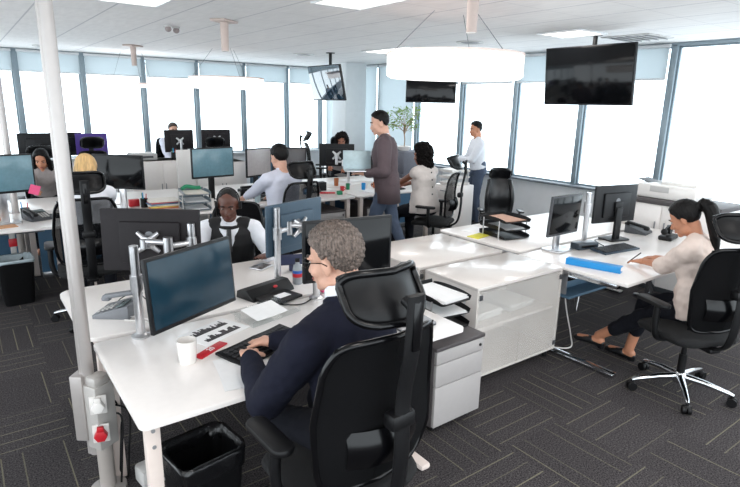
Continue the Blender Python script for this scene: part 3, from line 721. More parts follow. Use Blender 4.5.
MB().box((0, 0, 0.05), (0.11, 0.07, 0.10), 0.01).build('body', CERAMIC, t); MB().box((0.02, -0.036, 0.06), (0.03, 0.004, 0.03), 0.002).build('socket', DGR_PL, t)
t = tag(MB().box((0, 0, 0.003), (0.076, 0.076, 0.006), 0.001).build('sticky_notes', PINK, None, (1.78, 2.88, D)), 'pink sticky notes behind the suited man\'s chin', 'sticky notes')
# laptop closed on the right end of the near desk
t = thing('laptop', 'closed silver laptop at the right end of the suited man\'s desk', 'laptop', (1.89, 2.22, D), R_(-6))
MB().prism(rrect(0.33, 0.235, 0.014), 0, 0.010, rotm(0, 0, PI/2), 0.002).build('base', DGR_PL, t); MB().prism(rrect(0.33, 0.235, 0.014), 0.0105, 0.017, rotm(0, 0, PI/2), 0.002).build('lid', mat('laptop_lid', (150, 150, 153), 0.35, 0.4), t)
# pedestal of drawers
t = thing('drawer_pedestal', 'light grey three drawer pedestal with dark top beside the glass cabinet', 'pedestal', (2.215, 2.36, 0), R_(1))
PG = mat('pedestal_grey', (166, 162, 161), 0.45, var=0.015); PD = mat('pedestal_dark', (74, 69, 70), 0.5, var=0.04)
MB().box((0, 0.01, 0.30), (0.40, 0.56, 0.49), 0.004).build('body', PD, t)
MB().box((0, 0.0, 0.558), (0.41, 0.59, 0.022), 0.004).build('top', PD, t)
for z0, z1 in ((0.062, 0.318), (0.322, 0.46), (0.464, 0.544)):
    dr = MB().box((0, -0.281, (z0+z1)/2), (0.392, 0.022, z1-z0), 0.003).build('drawer', PG, t)
    if z1 > 0.54: MB().cyl((0.165, -0.292, 0.504), (0.165, -0.298, 0.504), 0.009).build('lock', BLK_PL, dr)
for sx in (-1, 1):
    for sy in (-1, 1): MB().cyl((sx*0.15-0.01, sy*0.22, 0.028), (sx*0.15+0.01, sy*0.22, 0.028), 0.028).box((sx*0.15, sy*0.22, 0.05), (0.035, 0.035, 0.02)).build('caster', BLK_PL, t)
letter_tray('black letter trays piled with white papers on the dark pedestal top', (2.30, 2.38, 0.569), 0, 3, BLK_PL, w=0.25, d=0.36, gap=0.085)
for k in range(2):
    paper_stack('white papers %s of the black trays beside the glass cabinet' % ('heaped in the top one', 'in the middle one')[k], (2.30, 2.38, 0.569+0.085*(2-k)+0.012), 4-8*k, 0.215, 0.31, 9-3*k, name='paper_stack', jit=0.016)
# glass-door cabinet and its neighbour
def glass_cabinet(label, x0, x1, y0, y1, h, rounded=False):
    t = thing('storage_cabinet', label, 'cabinet', ((x0+x1)/2, y0, 0), 0, 'low white storage cabinets')
    w, d = x1-x0, y1-y0; g = 0.02; z0 = 0.07
    MB().box((0, d/2, h-0.0125), (w, d, 0.025), 0.003).build('top', WHITE_CAB, t)
    for sx in (-1, 1): MB().box((sx*(w/2-g/2), d/2, (z0+h-0.025)/2), (g, d, h-0.025-z0), 0.002).build('side_panel', WHITE_CAB, t)
    MB().box((0, d-g/2, (z0+h-0.025)/2), (w-2*g, g, h-0.025-z0)).build('back_panel', WHITE_CAB, t)
    MB().box((0, d/2, z0+g/2), (w-2*g, d, g)).build('bottom', WHITE_CAB, t)
    MB().box((0, d/2+0.01, z0+0.34), (w-2*g-0.002, d-0.06, g)).build('shelf', WHITE_CAB, t)
    for sx in (-1, 1):
        dr = MB().box((sx*(w/4-0.001), -0.004, (z0+h-0.025)/2), (w/2-0.006, 0.006, h-0.03-z0), 0.001).build('glass_door', CGLASS, t)
        for z in (z0+0.06, h-0.07): MB().box((sx*(w/2-0.028), -0.0085, z), (0.030, 0.006, 0.036), 0.002).build('hinge', DGR_PL, dr)
    for sx in (-1, 1):
        for y in (0.05, d-0.05): MB().cyl((sx*(w/2-0.05), y, 0), (sx*(w/2-0.05), y, z0), 0.018).build('foot', BLK_PL, t)
    return t
glass_cabinet('low white cabinet with two glass doors beside the pedestal', 2.635, 3.565, 2.34, 2.86, 0.735)
glass_cabinet('low white cabinet with glossy top just behind the glass door one', 2.62, 3.555, 2.92, 3.66, 0.735)
for k, (x, w_) in enumerate(((2.90, 0.30), (3.27, 0.28))):
    paper_stack('white paper pile on the shelf behind the %s glass door' % ('left', 'right')[k], (x, 2.62, 0.07+0.355), 4, w_, 0.30, 16, z=0.002)
bin_('black waste bin with glossy liner under the left end of the nearest desk', (0.71, 2.20, 0), 8, 0.31, 0.27, 0.37, BLK_PL, mat('bin_bag', (16, 16, 18), 0.25, bump=0.5, bscale=30))
bin_('black waste bin between the suited man\'s chair and the pedestal', (1.54, 2.20, 0), 10, 0.34, 0.28, 0.36)

class Spot:
    def __init__(s, p, a): s.location = Vector(p); s.rotation_euler = Euler((0, 0, R_(a)))
# ================================================================ right bench
desk('desk', 'white desk where the woman in the cream blouse writes', 3.59, 5.62, 1.84, 2.78, legs='tee', leg_mat=CHROME, corner=0.006)
desk('desk', 'white desk behind the writing woman\'s, holding the black letter trays', 3.66, 5.55, 2.83, 3.80, legs='tee', leg_mat=CHROME, corner=0.02)
t = thing('cable_beam', 'blue grey cable beam under the writing woman\'s desk', 'cable beam', (4.60, 2.45, 0.44))
MB().box((0, 0, 0), (1.72, 0.16, 0.022), 0.005).box((0, 0.075, 0.03), (1.72, 0.01, 0.07), 0.003).build('beam', mat('beam_blue_grey', (92, 122, 146), 0.45, 0.2), t)
for x in (-0.83, 0.83): MB().box((x, 0, 0.12), (0.02, 0.05, 0.22), 0.004).build('bracket', GREY_MET, t)
bt = MB().tube([(-0.7, -0.03, -0.012), (-0.62, 0, -0.18), (-0.54, 0.03, -0.012)], 0.006, 8).build('brace', SILVER, t)
mon = make_monitor('monitor', 'small square monitor on a short stand beside the black trays', (3.99, 2.645, 1.04), 1, 0.42, 0.34, 2.8, DGR_PL, SCREEN, drop=0.31, stand=SILVER)
mon = make_monitor('monitor', 'black monitor back with round emblem in front of the writing woman', (4.80, 2.70, 1.06), 168, 0.52, 0.345, 0, CASE, SCREEN, drop=0.33, stand=BLK_PL)
a = monitor_arm('silver pole at the left edge of the emblem monitor on the right bench', (4.40, 2.71, D), 0.46, Spot((4.42, 2.60, 1.06), 0))
letter_tray('black three tier letter trays on the empty desk beside the square monitor', (4.02, 3.30, D), -8, 3, BLK_PL, w=0.30, d=0.36, gap=0.075)
for k in range(2): paper_stack('sheets lying in the %s tier of the trays on the empty desk' % ('top', 'middle')[k], (4.02, 3.30, D+0.075*(2-k)+0.012), -8, 0.21, 0.297, 5, mat('kraft_paper', (190, 150, 130), 0.8) if k == 0 else PAPER)
tag(MB().box((0, 0, 0.004), (0.20, 0.12, 0.008), 0.001).build('notepad', YELLOW, None, (3.78, 3.40, D), (0, 0, R_(10))), 'yellow notepad on the empty desk beside the black trays', 'notepad')
tag(MB().box((0, 0, 0.002), (0.26, 0.19, 0.004), 0.001).build('paper_sheet', PAPER, None, (3.95, 3.60, D), (0, 0, R_(14))), 'loose white sheet behind the yellow notepad', 'paper')
kb = keyboard('black keyboard with blue sheen in front of the writing woman\'s monitor', (4.42, 2.42, D), -6, False, 0.45, 0.16, mat('keyboard_blue_black', (40, 58, 74), 0.4))
t = thing('docking_station', 'small black docking box beside the square monitor', 'dock', (4.24, 2.60, D), R_(-12))
MB().box((0, 0, 0.03), (0.23, 0.10, 0.055), 0.008).build('body', mat('dock_blue_black', (38, 50, 60), 0.3), t); MB().box((0, -0.051, 0.03), (0.16, 0.003, 0.02), 0.001).build('front_panel', BLK_SH, t)
t = thing('binder', 'bright blue ring binder lying on the front edge of the writing woman\'s desk', 'binder', (3.76, 2.21, D), R_(-73))
MB().box((0, 0, 0.002), (0.40, 0.07, 0.004), 0.001).box((0, 0, 0.046), (0.40, 0.07, 0.004), 0.001).box((0, -0.034, 0.024), (0.40, 0.004, 0.046), 0.001).build('cover', BLUE, t)
MB().box((0, 0.002, 0.024), (0.37, 0.058, 0.038)).build('pages', PAPER, t)
paper_stack('white papers under the writing woman\'s hands', (4.36, 2.06, D), 18, 0.30, 0.22, 5)
phone('dark desk phone standing beside the emblem monitor', (5.28, 2.68, D), 10, dark=True)
t = thing('phone_headset', 'black headset lying on its stand beside the dark phone', 'headset', (5.26, 2.38, D), R_(10))
MB().box((0, 0, 0.02), (0.22, 0.12, 0.04), 0.012).build('stand', BLK_PL, t)
MB().tube(smooth_path([(-0.16, 0, 0.10), (-0.08, 0, 0.125), (0.04, 0, 0.125), (0.14, 0, 0.105)], 5), 0.008, 8).build('headband', BLK_PL, t)
MB().cyl((0.0, -0.02, 0.09), (0.0, 0.02, 0.09), 0.042).ell((-0.15, 0, 0.09), (0.02, 0.03, 0.03)).build('ear_cushion', BLK_PL, t)
cable('cable', 'black cable behind the emblem monitor on the writing woman\'s desk', [(4.72, 2.66, D+0.01), (4.60, 2.72, D+0.006), (4.50, 2.62, D+0.006), (4.44, 2.54, D+0.01)], 0.004)
tag(MB().cyl((0, 0, 0), (0, 0, 0.022), 0.013).ell((0, 0, 0.022), (0.013, 0.013, 0.008)).build('bottle_cap', BLK_PL, None, (4.98, 2.12, D)), 'tiny black cap on the desk in front of the writing woman\'s face', 'cap')
cable('white_cable', 'white cable curving along the floor under the writing woman\'s desk', [(3.66, 2.45, 0.012), (3.80, 2.35, 0.012), (3.95, 2.45, 0.05), (4.10, 2.62, 0.22), (4.15, 2.70, 0.45)], 0.006, CERAMIC)
# printer cabinet and printer by the right windows
t = thing('sideboard', 'white cabinet with a dark top under the printer', 'cabinet', (6.10, 2.75, 0))
MB().box((0, 0, 0.50), (0.50, 1.10, 0.88), 0.004).build('body', WHITE_TOP, t); MB().box((-0.01, 0, 0.965), (0.54, 1.14, 0.05), 0.004).build('top', PD, t)
for k in range(2):
    dr = MB().box((-0.256, -0.275+0.55*k, 0.50), (0.012, 0.54, 0.86), 0.003).build('door', WHITE_TOP, t)
    MB().box((-0.268, -0.05+0.10*k, 0.70), (0.012, 0.014, 0.12), 0.004).build('handle', GREY_MET, dr)
MB().box((0, 0, 0.03), (0.46, 1.06, 0.06)).build('plinth', DGR_PL, t)
t = thing('printer', 'white desktop printer on the dark topped sideboard by the windows', 'printer', (6.12, 2.78, 0.99))
MB().box((0, 0, 0.075), (0.42, 0.62, 0.15), 0.02).build('body', CERAMIC, t); MB().box((0.02, -0.10, 0.165), (0.34, 0.36, 0.035), 0.012).build('scanner_lid', CERAMIC, t)
MB().box((-0.212, 0.06, 0.10), (0.006, 0.20, 0.06), 0.003).build('control_panel', LGR_PL, t); MB().box((-0.03, 0.27, 0.165), (0.22, 0.14, 0.008), 0.002, rotm(R_(14), 0, 0)).build('output_tray', DGR_PL, t)
tag(MB().cyl((0, 0, 0), (0, 0, 0.035), 0.026, 0.022).cyl((0, 0, 0.035), (0, 0, 0.05), 0.018, 0.024).build('stapler_pot', BLK_PL, None, (5.93, 2.36, 0.99)), 'small black pot at the near corner of the dark sideboard top', 'pot')
# empty chair behind the right bench
make_chair('office_chair', 'empty black leather chair with chrome supports by the right windows', (5.80, 4.86, 0), 140, 0.40, 'leather', wide=0.80).scale = (0.92, 0.92, 0.92)
# drawer cabinet by the windows with trays on it
t = thing('drawer_cabinet', 'white drawer cabinet between the empty chair and the sleeveless woman', 'cabinet', (5.72, 5.68, 0))
MB().box((0, 0, 0.40), (0.40, 0.40, 0.80), 0.005).build('body', WHITE_TOP, t)
for k in range(3):
    dr = MB().box((-0.206, 0, 0.15+0.25*k), (0.012, 0.38, 0.235), 0.003).build('drawer', WHITE_TOP, t); MB().box((-0.217, 0, 0.22+0.25*k), (0.012, 0.12, 0.012), 0.003).build('handle', GREY_MET, dr)
letter_tray('white letter trays on the white drawer cabinet by the windows', (5.72, 5.68, 0.80), 90, 3, CERAMIC, w=0.27, d=0.36, gap=0.09)

# ================================================================ rows farther back
rows = 'white benches in the rows farther back'
desk('desk', 'white desk at the left edge of the room, with a black bin beneath it', -1.25, 0.80, 5.78, 6.66, group=rows)
desk('desk', 'white desk of the person in white with back turned, left side', 0.82, 2.30, 5.78, 6.66, group=rows)
desk('desk', 'white desk where the man in the pale shirt sits with back turned', 2.40, 4.08, 5.82, 6.66, group=rows)
desk('desk', 'white desk of the sleeveless woman', 4.12, 5.48, 5.82, 6.66, group=rows)
desk('desk', 'white desk behind the pale blue screen at the left edge, next row', -1.25, 0.385, 6.72, 7.58, group=rows)
desk('desk', 'white desk of the dark haired woman looking down', 0.42, 2.30, 6.72, 7.58, group=rows)
desk('desk', 'white desk facing the man in the pale shirt', 2.40, 4.08, 6.72, 7.58, group=rows)
desk('desk', 'white desk of the curly haired woman facing the camera', 4.12, 5.80, 6.72, 7.58, group=rows)
desk('desk', 'white desk of the farthest row, left part by the windows', 0.0, 2.30, 9.45, 10.30, group=rows)
desk('desk', 'white desk of the farthest row in front of the half hidden man', 2.40, 4.40, 9.45, 10.30, group=rows)
t = thing('modesty_panel', 'blue grey privacy panel under the left rows, behind the bin', 'panel', (-0.4, 6.69, 0))
PBL = mat('panel_blue_grey', (64, 100, 128), 0.6, var=0.04)
MB().box((0, 0, 0.36), (1.6, 0.022, 0.62), 0.004).build('board', PBL, t); MB().box((0, 0, 0.03), (1.6, 0.05, 0.06), 0.005).build('foot_rail', SILVER, t)
c = copy_tree(t, 'blue grey privacy panel under the desk of the person in white', (1.35, 6.69, 0)); c = copy_tree(t, 'blue grey privacy panel under the pale shirted man\'s desk', (3.24, 6.69, 0)); c = copy_tree(t, 'blue grey privacy panel under the sleeveless woman\'s desk', (4.95, 6.69, 0))
bin_('black waste bin with a pale rim under the left desk', (0.27, 5.97, 0), 4, 0.30, 0.28, 0.42, BLK_PL, mat('pale_bag', (176, 190, 196), 0.3))
t = thing('power_box', 'small red power box on the desk leg behind the left bin', 'power box', (0.30, 6.36, 0))
MB().box((0, 0, 0.30), (0.05, 0.05, 0.60), 0.006).build('post', LGR_PL, t); MB().box((0, -0.035, 0.50), (0.07, 0.02, 0.08), 0.006).build('switch', RED, t)
for k in range(3): cable('white_cable', 'white cables hanging in loops in front of the blue panel', [(0.75+0.12*k, 6.40-0.03*k, 0.54), (0.80+0.1*k, 6.36-0.03*k, 0.30+0.05*k), (1.0, 6.34-0.03*k, 0.22+0.06*k), (1.1+0.05*k, 6.40-0.03*k, 0.5)], 0.006, CERAMIC, group='white cables under the left desk')
# monitors of the back rows
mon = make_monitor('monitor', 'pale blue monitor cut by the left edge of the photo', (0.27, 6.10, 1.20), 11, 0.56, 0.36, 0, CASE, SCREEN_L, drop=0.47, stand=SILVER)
mon = make_monitor('monitor', 'black monitor in front of the person in white with back turned', (1.30, 6.22, 1.155), -41.7, 0.56, 0.36, 0, CASE, SCREEN, drop=0.425, stand=SILVER)
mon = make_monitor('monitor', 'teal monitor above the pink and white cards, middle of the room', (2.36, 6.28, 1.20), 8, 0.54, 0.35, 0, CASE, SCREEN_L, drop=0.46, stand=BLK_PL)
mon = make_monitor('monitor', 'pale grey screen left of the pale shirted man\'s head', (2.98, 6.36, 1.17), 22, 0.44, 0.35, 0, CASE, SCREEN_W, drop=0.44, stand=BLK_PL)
mon = make_monitor('monitor', 'dark screen right of the pale shirted man\'s head', (3.40, 6.36, 1.17), -22, 0.44, 0.34, 0, CASE_G, mat('screen_grey', (70, 66, 68), 0.3), drop=0.44, stand=BLK_PL)
mon = make_monitor('monitor', 'black monitor back with a silver mount in front of the curly haired woman', (4.517, 6.961, 1.157), 145.5, 0.52, 0.33, 0, CASE, SCREEN, emblem=False)
a = monitor_arm('silver arm on the curly haired woman\'s monitor', (4.62, 6.80, D), 0.36, mon); vesa_plate(a, mon)
mon = make_monitor('monitor', 'dark monitor back hiding the farthest man\'s face', (3.10, 9.85, 1.21), 180, 0.50, 0.38, 0, CASE_G, SCREEN, emblem=False, drop=0.48)
a = monitor_arm('silver arm on the back of the farthest man\'s monitor', (3.32, 9.76, D), 0.34, mon); vesa_plate(a, mon)
mon = make_monitor('monitor', 'dark monitor back to the right of the farthest man', (3.77, 9.85, 1.23), 180, 0.54, 0.34, 0, CASE_G, SCREEN, emblem=False, drop=0.50)
a = monitor_arm('silver arm on the monitor right of the farthest man', (3.62, 9.76, D), 0.34, mon); vesa_plate(a, mon)
mon = make_monitor('monitor', 'wide black monitor by the windows above the dark haired woman', (0.98, 9.85, 1.19), 176, 0.56, 0.36, 0, CASE, SCREEN, emblem=False, drop=0.46)
mon = make_monitor('monitor', 'second wide black monitor right above the dark haired woman\'s head', (1.36, 9.95, 1.19), 184, 0.46, 0.36, 0, CASE, SCREEN, emblem=False, drop=0.46)
mon = make_monitor('monitor', 'monitor with a purple back by the left windows', (1.70, 9.8, 1.19), 180, 0.46, 0.34, 0, PURPLE, SCREEN, emblem=False, drop=0.46)
make_chair('office_chair', 'black chair standing in front of the purple monitor', (1.60, 9.0, 0), 178, 0.50, 'mesh')
make_chair('office_chair', 'empty black chair just under the farthest right monitor back', (3.52, 9.08, 0), 175, 0.46, 'mesh')
# clutter of the back rows
phone('black desk phone beside the pink note on the left desk', (0.53, 6.22, D), 20, dark=True)
keyboard('black keyboard in front of the person in white', (0.80, 6.28, D), 6, False, 0.34, 0.13)
tag(MB().box((0, 0, 0), (0.09, 0.003, 0.09)).build('pink_note', PINK, None, (0.525, 6.140, 1.035), (R_(2), R_(20), R_(11))), 'bright pink note stuck below the pale blue monitor', 'sticky note')
pen_pot('black pen pot left of the pink note', (0.44, 6.36, D), BLK_PL, (RED, BLUE))
mats6 = [mat('book_%d' % i, c_, 0.6) for i, c_ in enumerate(((196, 120, 84), (222, 196, 96), (208, 206, 202), (88, 120, 150), (180, 88, 92), (222, 216, 206)))]
def book_pile(label_fmt, loc, rz, names, w=0.24, d=0.18, th=0.018, group=None):
    z = loc[2]; rnd = random.Random(int(loc[0]*100))
    for k, nm in enumerate(names):
        q = MB().box((0, 0, th/2), (w*rnd.uniform(0.9, 1), d*rnd.uniform(0.9, 1), th), 0.002)
        o = q.build('file', mats6[k % 6], None, (loc[0], loc[1], z), (0, 0, R_(rz+rnd.uniform(-9, 9)))); tag(o, label_fmt % nm, 'file', group); z += th+0.0005
book_pile('%s file in the pile under the pale blue monitor', (0.12, 6.36, D), 20, ('lowest orange', 'yellow', 'white', 'topmost blue'), group='files under the pale blue monitor')
tag(MB().box((0, 0, 0.003), (0.26, 0.18, 0.006), 0.001).build('folder', mat('tan_card', (200, 150, 110), 0.7), None, (0.20, 6.00, D), (0, 0, R_(10))), 'tan folder lying at the left edge of the left desk', 'folder')
book_pile('%s folder in the flat pile left of the letter trays', (1.76, 6.30, D), -4, ('bottom grey', 'yellow edged', 'white', 'blue', 'red', 'top white'), 0.34, 0.26, 0.014, 'folders left of the letter trays')
letter_tray('grey letter trays with papers, behind the waistcoat man', (2.03, 6.02, D), -6, 3, mat('tray_smoke', (96, 110, 120), 0.3), w=0.27, d=0.34, gap=0.085, post=LGR_PL)
for k in range(3): paper_stack('sheets in the %s grey letter tray behind the waistcoat man' % ('top', 'middle', 'bottom')[k], (2.03, 6.02, D+0.085*(2-k)+0.012), -6, 0.22, 0.30, 6, mats6[5] if k == 0 else PAPER)
t = tag(MB().tube(smooth_path([(-0.10, 0, 0.03), (-0.04, 0.02, 0.05), (0.04, -0.01, 0.035), (0.10, 0.01, 0.03)], 5), [0.022]*16, 10).build('green_cloth', GREEN, None, (2.02, 6.10, D+0.19)), 'crumpled green cloth on top of the grey letter trays', 'cloth')
mug('white mug behind the waistcoat man\'s head', (2.20, 6.0, D), 0.042, 0.10, True)
pen_pot('black pen pot left of the grey letter trays', (1.58, 6.38, D), BLK_PL, (RED, GREEN, BLUE))
t = tag(MB().box((0, 0, 0.04), (0.11, 0.06, 0.08), 0.006).build('red_box', RED, None, (1.50, 6.50, D)), 'small red box behind the black monitor of the person in white', 'box')
for k, (x, c_, lb) in enumerate(((2.44, mat('pale_pink', (226, 200, 206), 0.7), 'pale pink'), (2.68, PAPER, 'white'))):
    t = thing('desk_card', '%s card standing under the teal monitor' % lb, 'card', (x, 6.02, D), R_(8), 'cards under the teal monitor')
    MB().box((0, 0, 0.075), (0.09, 0.004, 0.14), 0.001, rotm(R_(-12), 0, 0)).build('card', c_, t); MB().box((0, 0.03, 0.004), (0.07, 0.08, 0.008), 0.002).build('holder', BLK_PL, t)
t = thing('water_bottle', 'tall clear water bottle beside the white card', 'bottle', (2.80, 6.05, D))
MB().lathe([(0, 0), (0.032, 0), (0.035, 0.01), (0.035, 0.15), (0.02, 0.19), (0.014, 0.20), (0.014, 0.22), (0, 0.22)]).build('bottle', mat('bottle_aqua', (170, 190, 196), 0.15), t); MB().cyl((0, 0, 0.215), (0, 0, 0.24), 0.018).build('cap', CERAMIC, t)
t = thing('desk_printer', 'black flat printer behind the clear water bottle', 'printer', (2.98, 6.58, D), R_(6)); MB().box((0, 0, 0.05), (0.40, 0.10, 0.09), 0.015).box((0, -0.03, 0.115), (0.38, 0.05, 0.03), 0.012).build('body', BLK_PL, t); MB().box((0.05, -0.052, 0.05), (0.2, 0.004, 0.02)).build('paper_slot', GRY_PL, t)
keyboard('white keyboard in front of the pale shirted man', (3.0, 6.08, D), 4, False, 0.40, 0.14, CERAMIC)
t = tag(MB().box((0, 0, 0.012), (0.20, 0.035, 0.02), 0.008).build('marker_box', RED, None, (3.88, 6.20, D), (0, 0, R_(-32))), 'red pencil case on the desk corner right of the pale shirted man', 'pencil case')
phone('black desk phone between the pale shirted man and the curly haired woman', (3.78, 6.42, D), -20, dark=True)
phone('dark phone at the right end of the sleeveless woman\'s desk', (5.28, 6.42, D), -20, dark=True)
sm = [RED, GREEN, BLUE, CERAMIC, mats6[0], mats6[3], BLK_PL, PINK]; lbs = ['red', 'green', 'blue', 'white', 'orange', 'steel blue', 'black', 'pink']
rnd = random.Random(9)
for k in range(8):
    mug('small %s cup among the clutter on the sleeveless woman\'s desk' % lbs[k], (4.18+0.145*k, 6.30+0.10*math.sin(k*2.3), D), 0.03, 0.065+0.02*(k % 3), k % 2 == 0, sm[k], rz=40*k, cat='cup', name='cup', group='small cups on the sleeveless woman\'s desk')
mug('amber glass of drink in front of the curly haired woman', (4.38, 6.76, D+0.0), 0.036, 0.11, False, mat('amber', (170, 100, 60), 0.2), name='tumbler', cat='glass')
paper_stack('white papers on the sleeveless woman\'s desk beside the cups', (4.50, 6.05, D), 12, n=8)
keyboard('dark keyboard on the sleeveless woman\'s desk', (4.86, 6.04, D), 8, False, 0.40, 0.14)
mon = make_monitor('monitor', 'low wide dark monitor in front of the sleeveless woman', (5.0, 6.46, 1.02), 6, 0.46, 0.30, 0, CASE_G, SCREEN, drop=0.29, emblem=False)
# small supplies scattered on the two middle desks
sup = (('steel blue', mats6[3], 3.62, 6.30, .09, .06, .07), ('orange', mats6[0], 3.50, 6.42, .08, .08, .05), ('white', CERAMIC, 3.70, 6.52, .12, .08, .10), ('black', BLK_PL, 3.96, 6.48, .10, .10, .12),
       ('dark grey', DGR_PL, 2.55, 6.10, .13, .09, .04), ('green', GREEN, 3.98, 6.06, .07, .05, .05), ('pale grey', LGR_PL, 2.66, 6.42, .14, .10, .08))
for nm, m_, x, y, a_, b_, c_ in sup:
    tag(MB().box((0, 0, c_/2), (a_, b_, c_), 0.006).build('supply_box', m_, None, (x, y, D), (0, 0, R_(17*(x+y)))), 'small %s supply box on the pale shirted man\'s desk' % nm, 'box', 'supply boxes on the pale shirted man\'s desk')
for k, (x, y) in enumerate(((4.50, 6.98), (4.86, 7.10), (5.12, 6.90))):
    paper_stack(('lowest', 'middle', 'right hand')[k]+' paper pile on the curly haired woman\'s desk', (x, y, D), 20*k, n=4+3*k)
ped = bpy.data.objects['drawer_pedestal']
copy_tree(ped, 'grey drawer pedestal under the right end of the pale shirted man\'s desk', (3.72, 6.12, 0), 0)
copy_tree(ped, 'grey drawer pedestal under the sleeveless woman\'s desk, left end', (4.48, 6.12, 0), 0)
# white storage near the middle of the back rows
def store(label, loc, w, d, h, rz=0):
    t = thing('storage_cupboard', label, 'cupboard', loc, R_(rz), 'white cupboards among the back rows')
    MB().box((0, 0, h/2+0.02), (w, d, h-0.04), 0.004).build('body', WHITE_TOP, t); MB().box((0, 0, h-0.01), (w+0.01, d+0.01, 0.02), 0.003).build('top', WHITE_TOP, t)
    for sx in (-1, 1):
        dr = MB().box((sx*w/4, -d/2-0.007, h/2+0.02), (w/2-0.004, 0.012, h-0.08), 0.003).build('door', WHITE_TOP, t); MB().box((sx*0.03, -d/2-0.018, h*0.62), (0.012, 0.012, 0.10), 0.003).build('handle', GREY_MET, dr)
    MB().box((0, 0, 0.02), (w-0.04, d-0.04, 0.04)).build('plinth', DGR_PL, t)
    return t
store('white cupboard left of the farthest man, behind the black monitor', (2.40, 8.68, 0), 0.90, 0.45, 1.02)
store('white cupboard in front of the farthest man', (3.26, 8.48, 0), 0.76, 0.45, 0.98)
t = thing('partition_screen', 'tall white divider panel left of the teal monitor', 'panel', (2.64, 8.14, 0), 0); MB().box((0, 0, 0.62), (0.26, 0.025, 1.16), 0.004).build('board', CERAMIC, t); MB().box((0, 0, 0.02), (0.20, 0.24, 0.04), 0.005).build('foot', GREY_MET, t)
copy_tree(t, 'narrower white divider panel right beside the tall one', (2.92, 8.12, -0.09))
pen_pot('black pen pot on the white cupboard left of the farthest man', (2.62, 8.60, 1.025), BLK_PL, (RED, GREEN, BLUE))
t = thing('desk_printer', 'white printer on the cupboard left of the farthest man', 'printer', (2.18, 8.70, 1.025)); MB().box((0, 0, 0.05), (0.36, 0.30, 0.10), 0.015).build('body', LGR_PL, t); MB().box((0, -0.152, 0.05), (0.24, 0.006, 0.03)).build('paper_slot', DGR_PL, t)
tag(MB().box((0, 0, 0.05), (0.16, 0.10, 0.10), 0.008).build('black_box', BLK_PL, None, (2.72, 8.78, 1.025)), 'small black box on the cupboard under the farthest man\'s monitor', 'box')
t = thing('storage_box', 'slate blue storage box left of the pale grey screen', 'box', (4.02, 8.1, 0.0)); MB().box((0, 0, 0.42), (0.60, 0.42, 0.84), 0.006).build('body', mat('slate_blue', (70, 104, 128), 0.6), t)
MB().box((0, 0, 0.98), (0.50, 0.36, 0.27), 0.008).build('lid', mat('slate_blue', (70, 104, 128), 0.6), t)
# dark grey cupboard with the potted tree
t = thing('filing_cabinet', 'dark grey filing cabinet under the potted tree', 'cabinet', (6.35, 7.6, 0))
MB().box((0, 0, 0.56), (0.50, 0.62, 1.12), 0.006).build('body', mat('cabinet_dark_grey', (92, 94, 104), 0.5), t)
for k in range(3):
    dr = MB().box((-0.256, 0, 0.22+0.35*k), (0.012, 0.60, 0.33), 0.003).build('drawer', mat('cabinet_dark_grey', (92, 94, 104), 0.5), t); MB().box((-0.27, 0, 0.30+0.35*k), (0.016, 0.14, 0.016), 0.004).build('handle', GREY_MET, dr)
t = thing('potted_tree', 'small leafy green tree in a white pot on the dark filing cabinet', 'plant', (6.35, 7.6, 1.12))
MB().lathe([(0, 0), (0.09, 0), (0.13, 0.07), (0.12, 0.075), (0.10, 0.05), (0, 0.05)]).build('pot', CERAMIC, t)
LEAF = mat('leaf_green', (112, 142, 58), 0.5, var=0.4, scale=9)
tr = MB().tube(smooth_path([(0, 0, 0.04), (0.01, 0, 0.2), (-0.01, 0.01, 0.34), (0, 0, 0.45)], 5), 0.009, 8); rnd = random.Random(5); tips = []
for k in range(16):
    a_ = k*2.4; r_ = rnd.uniform(0.12, 0.26); z_ = rnd.uniform(0.40, 0.72); tip = Vector((r_*math.cos(a_), r_*math.sin(a_), z_)); tips.append(tip)
    tr.tube([(0, 0, rnd.uniform(0.28, 0.45)), tip*0.55+Vector((0, 0, 0.16)), tip], [0.006, 0.004, 0.002], 6)
tr.build('trunk', mat('bark', (150, 120, 92), 0.8), t)
lf = MB()
for tip in tips:
    for j in range(22):
        p = tip+Vector((rnd.gauss(0, 0.055), rnd.gauss(0, 0.055), rnd.gauss(-0.01, 0.05))); R3 = Euler((rnd.uniform(-1, 1), rnd.uniform(-1, 1), rnd.uniform(0, 6.3))).to_matrix(); l_ = rnd.uniform(0.04, 0.065)
        lf.sheet(lambda u, v: p+R3 @ Vector(((v-0.5)*l_*0.45*math.sin(PI*min(0.98, u+0.03)), (u-0.3)*l_, -0.3*l_*u*u+0.1*abs(v-0.5)*l_)), 4, 2, 0)
lv = lf.build('foliage', LEAF, t, ang=180); lv['kind'] = 'stuff'

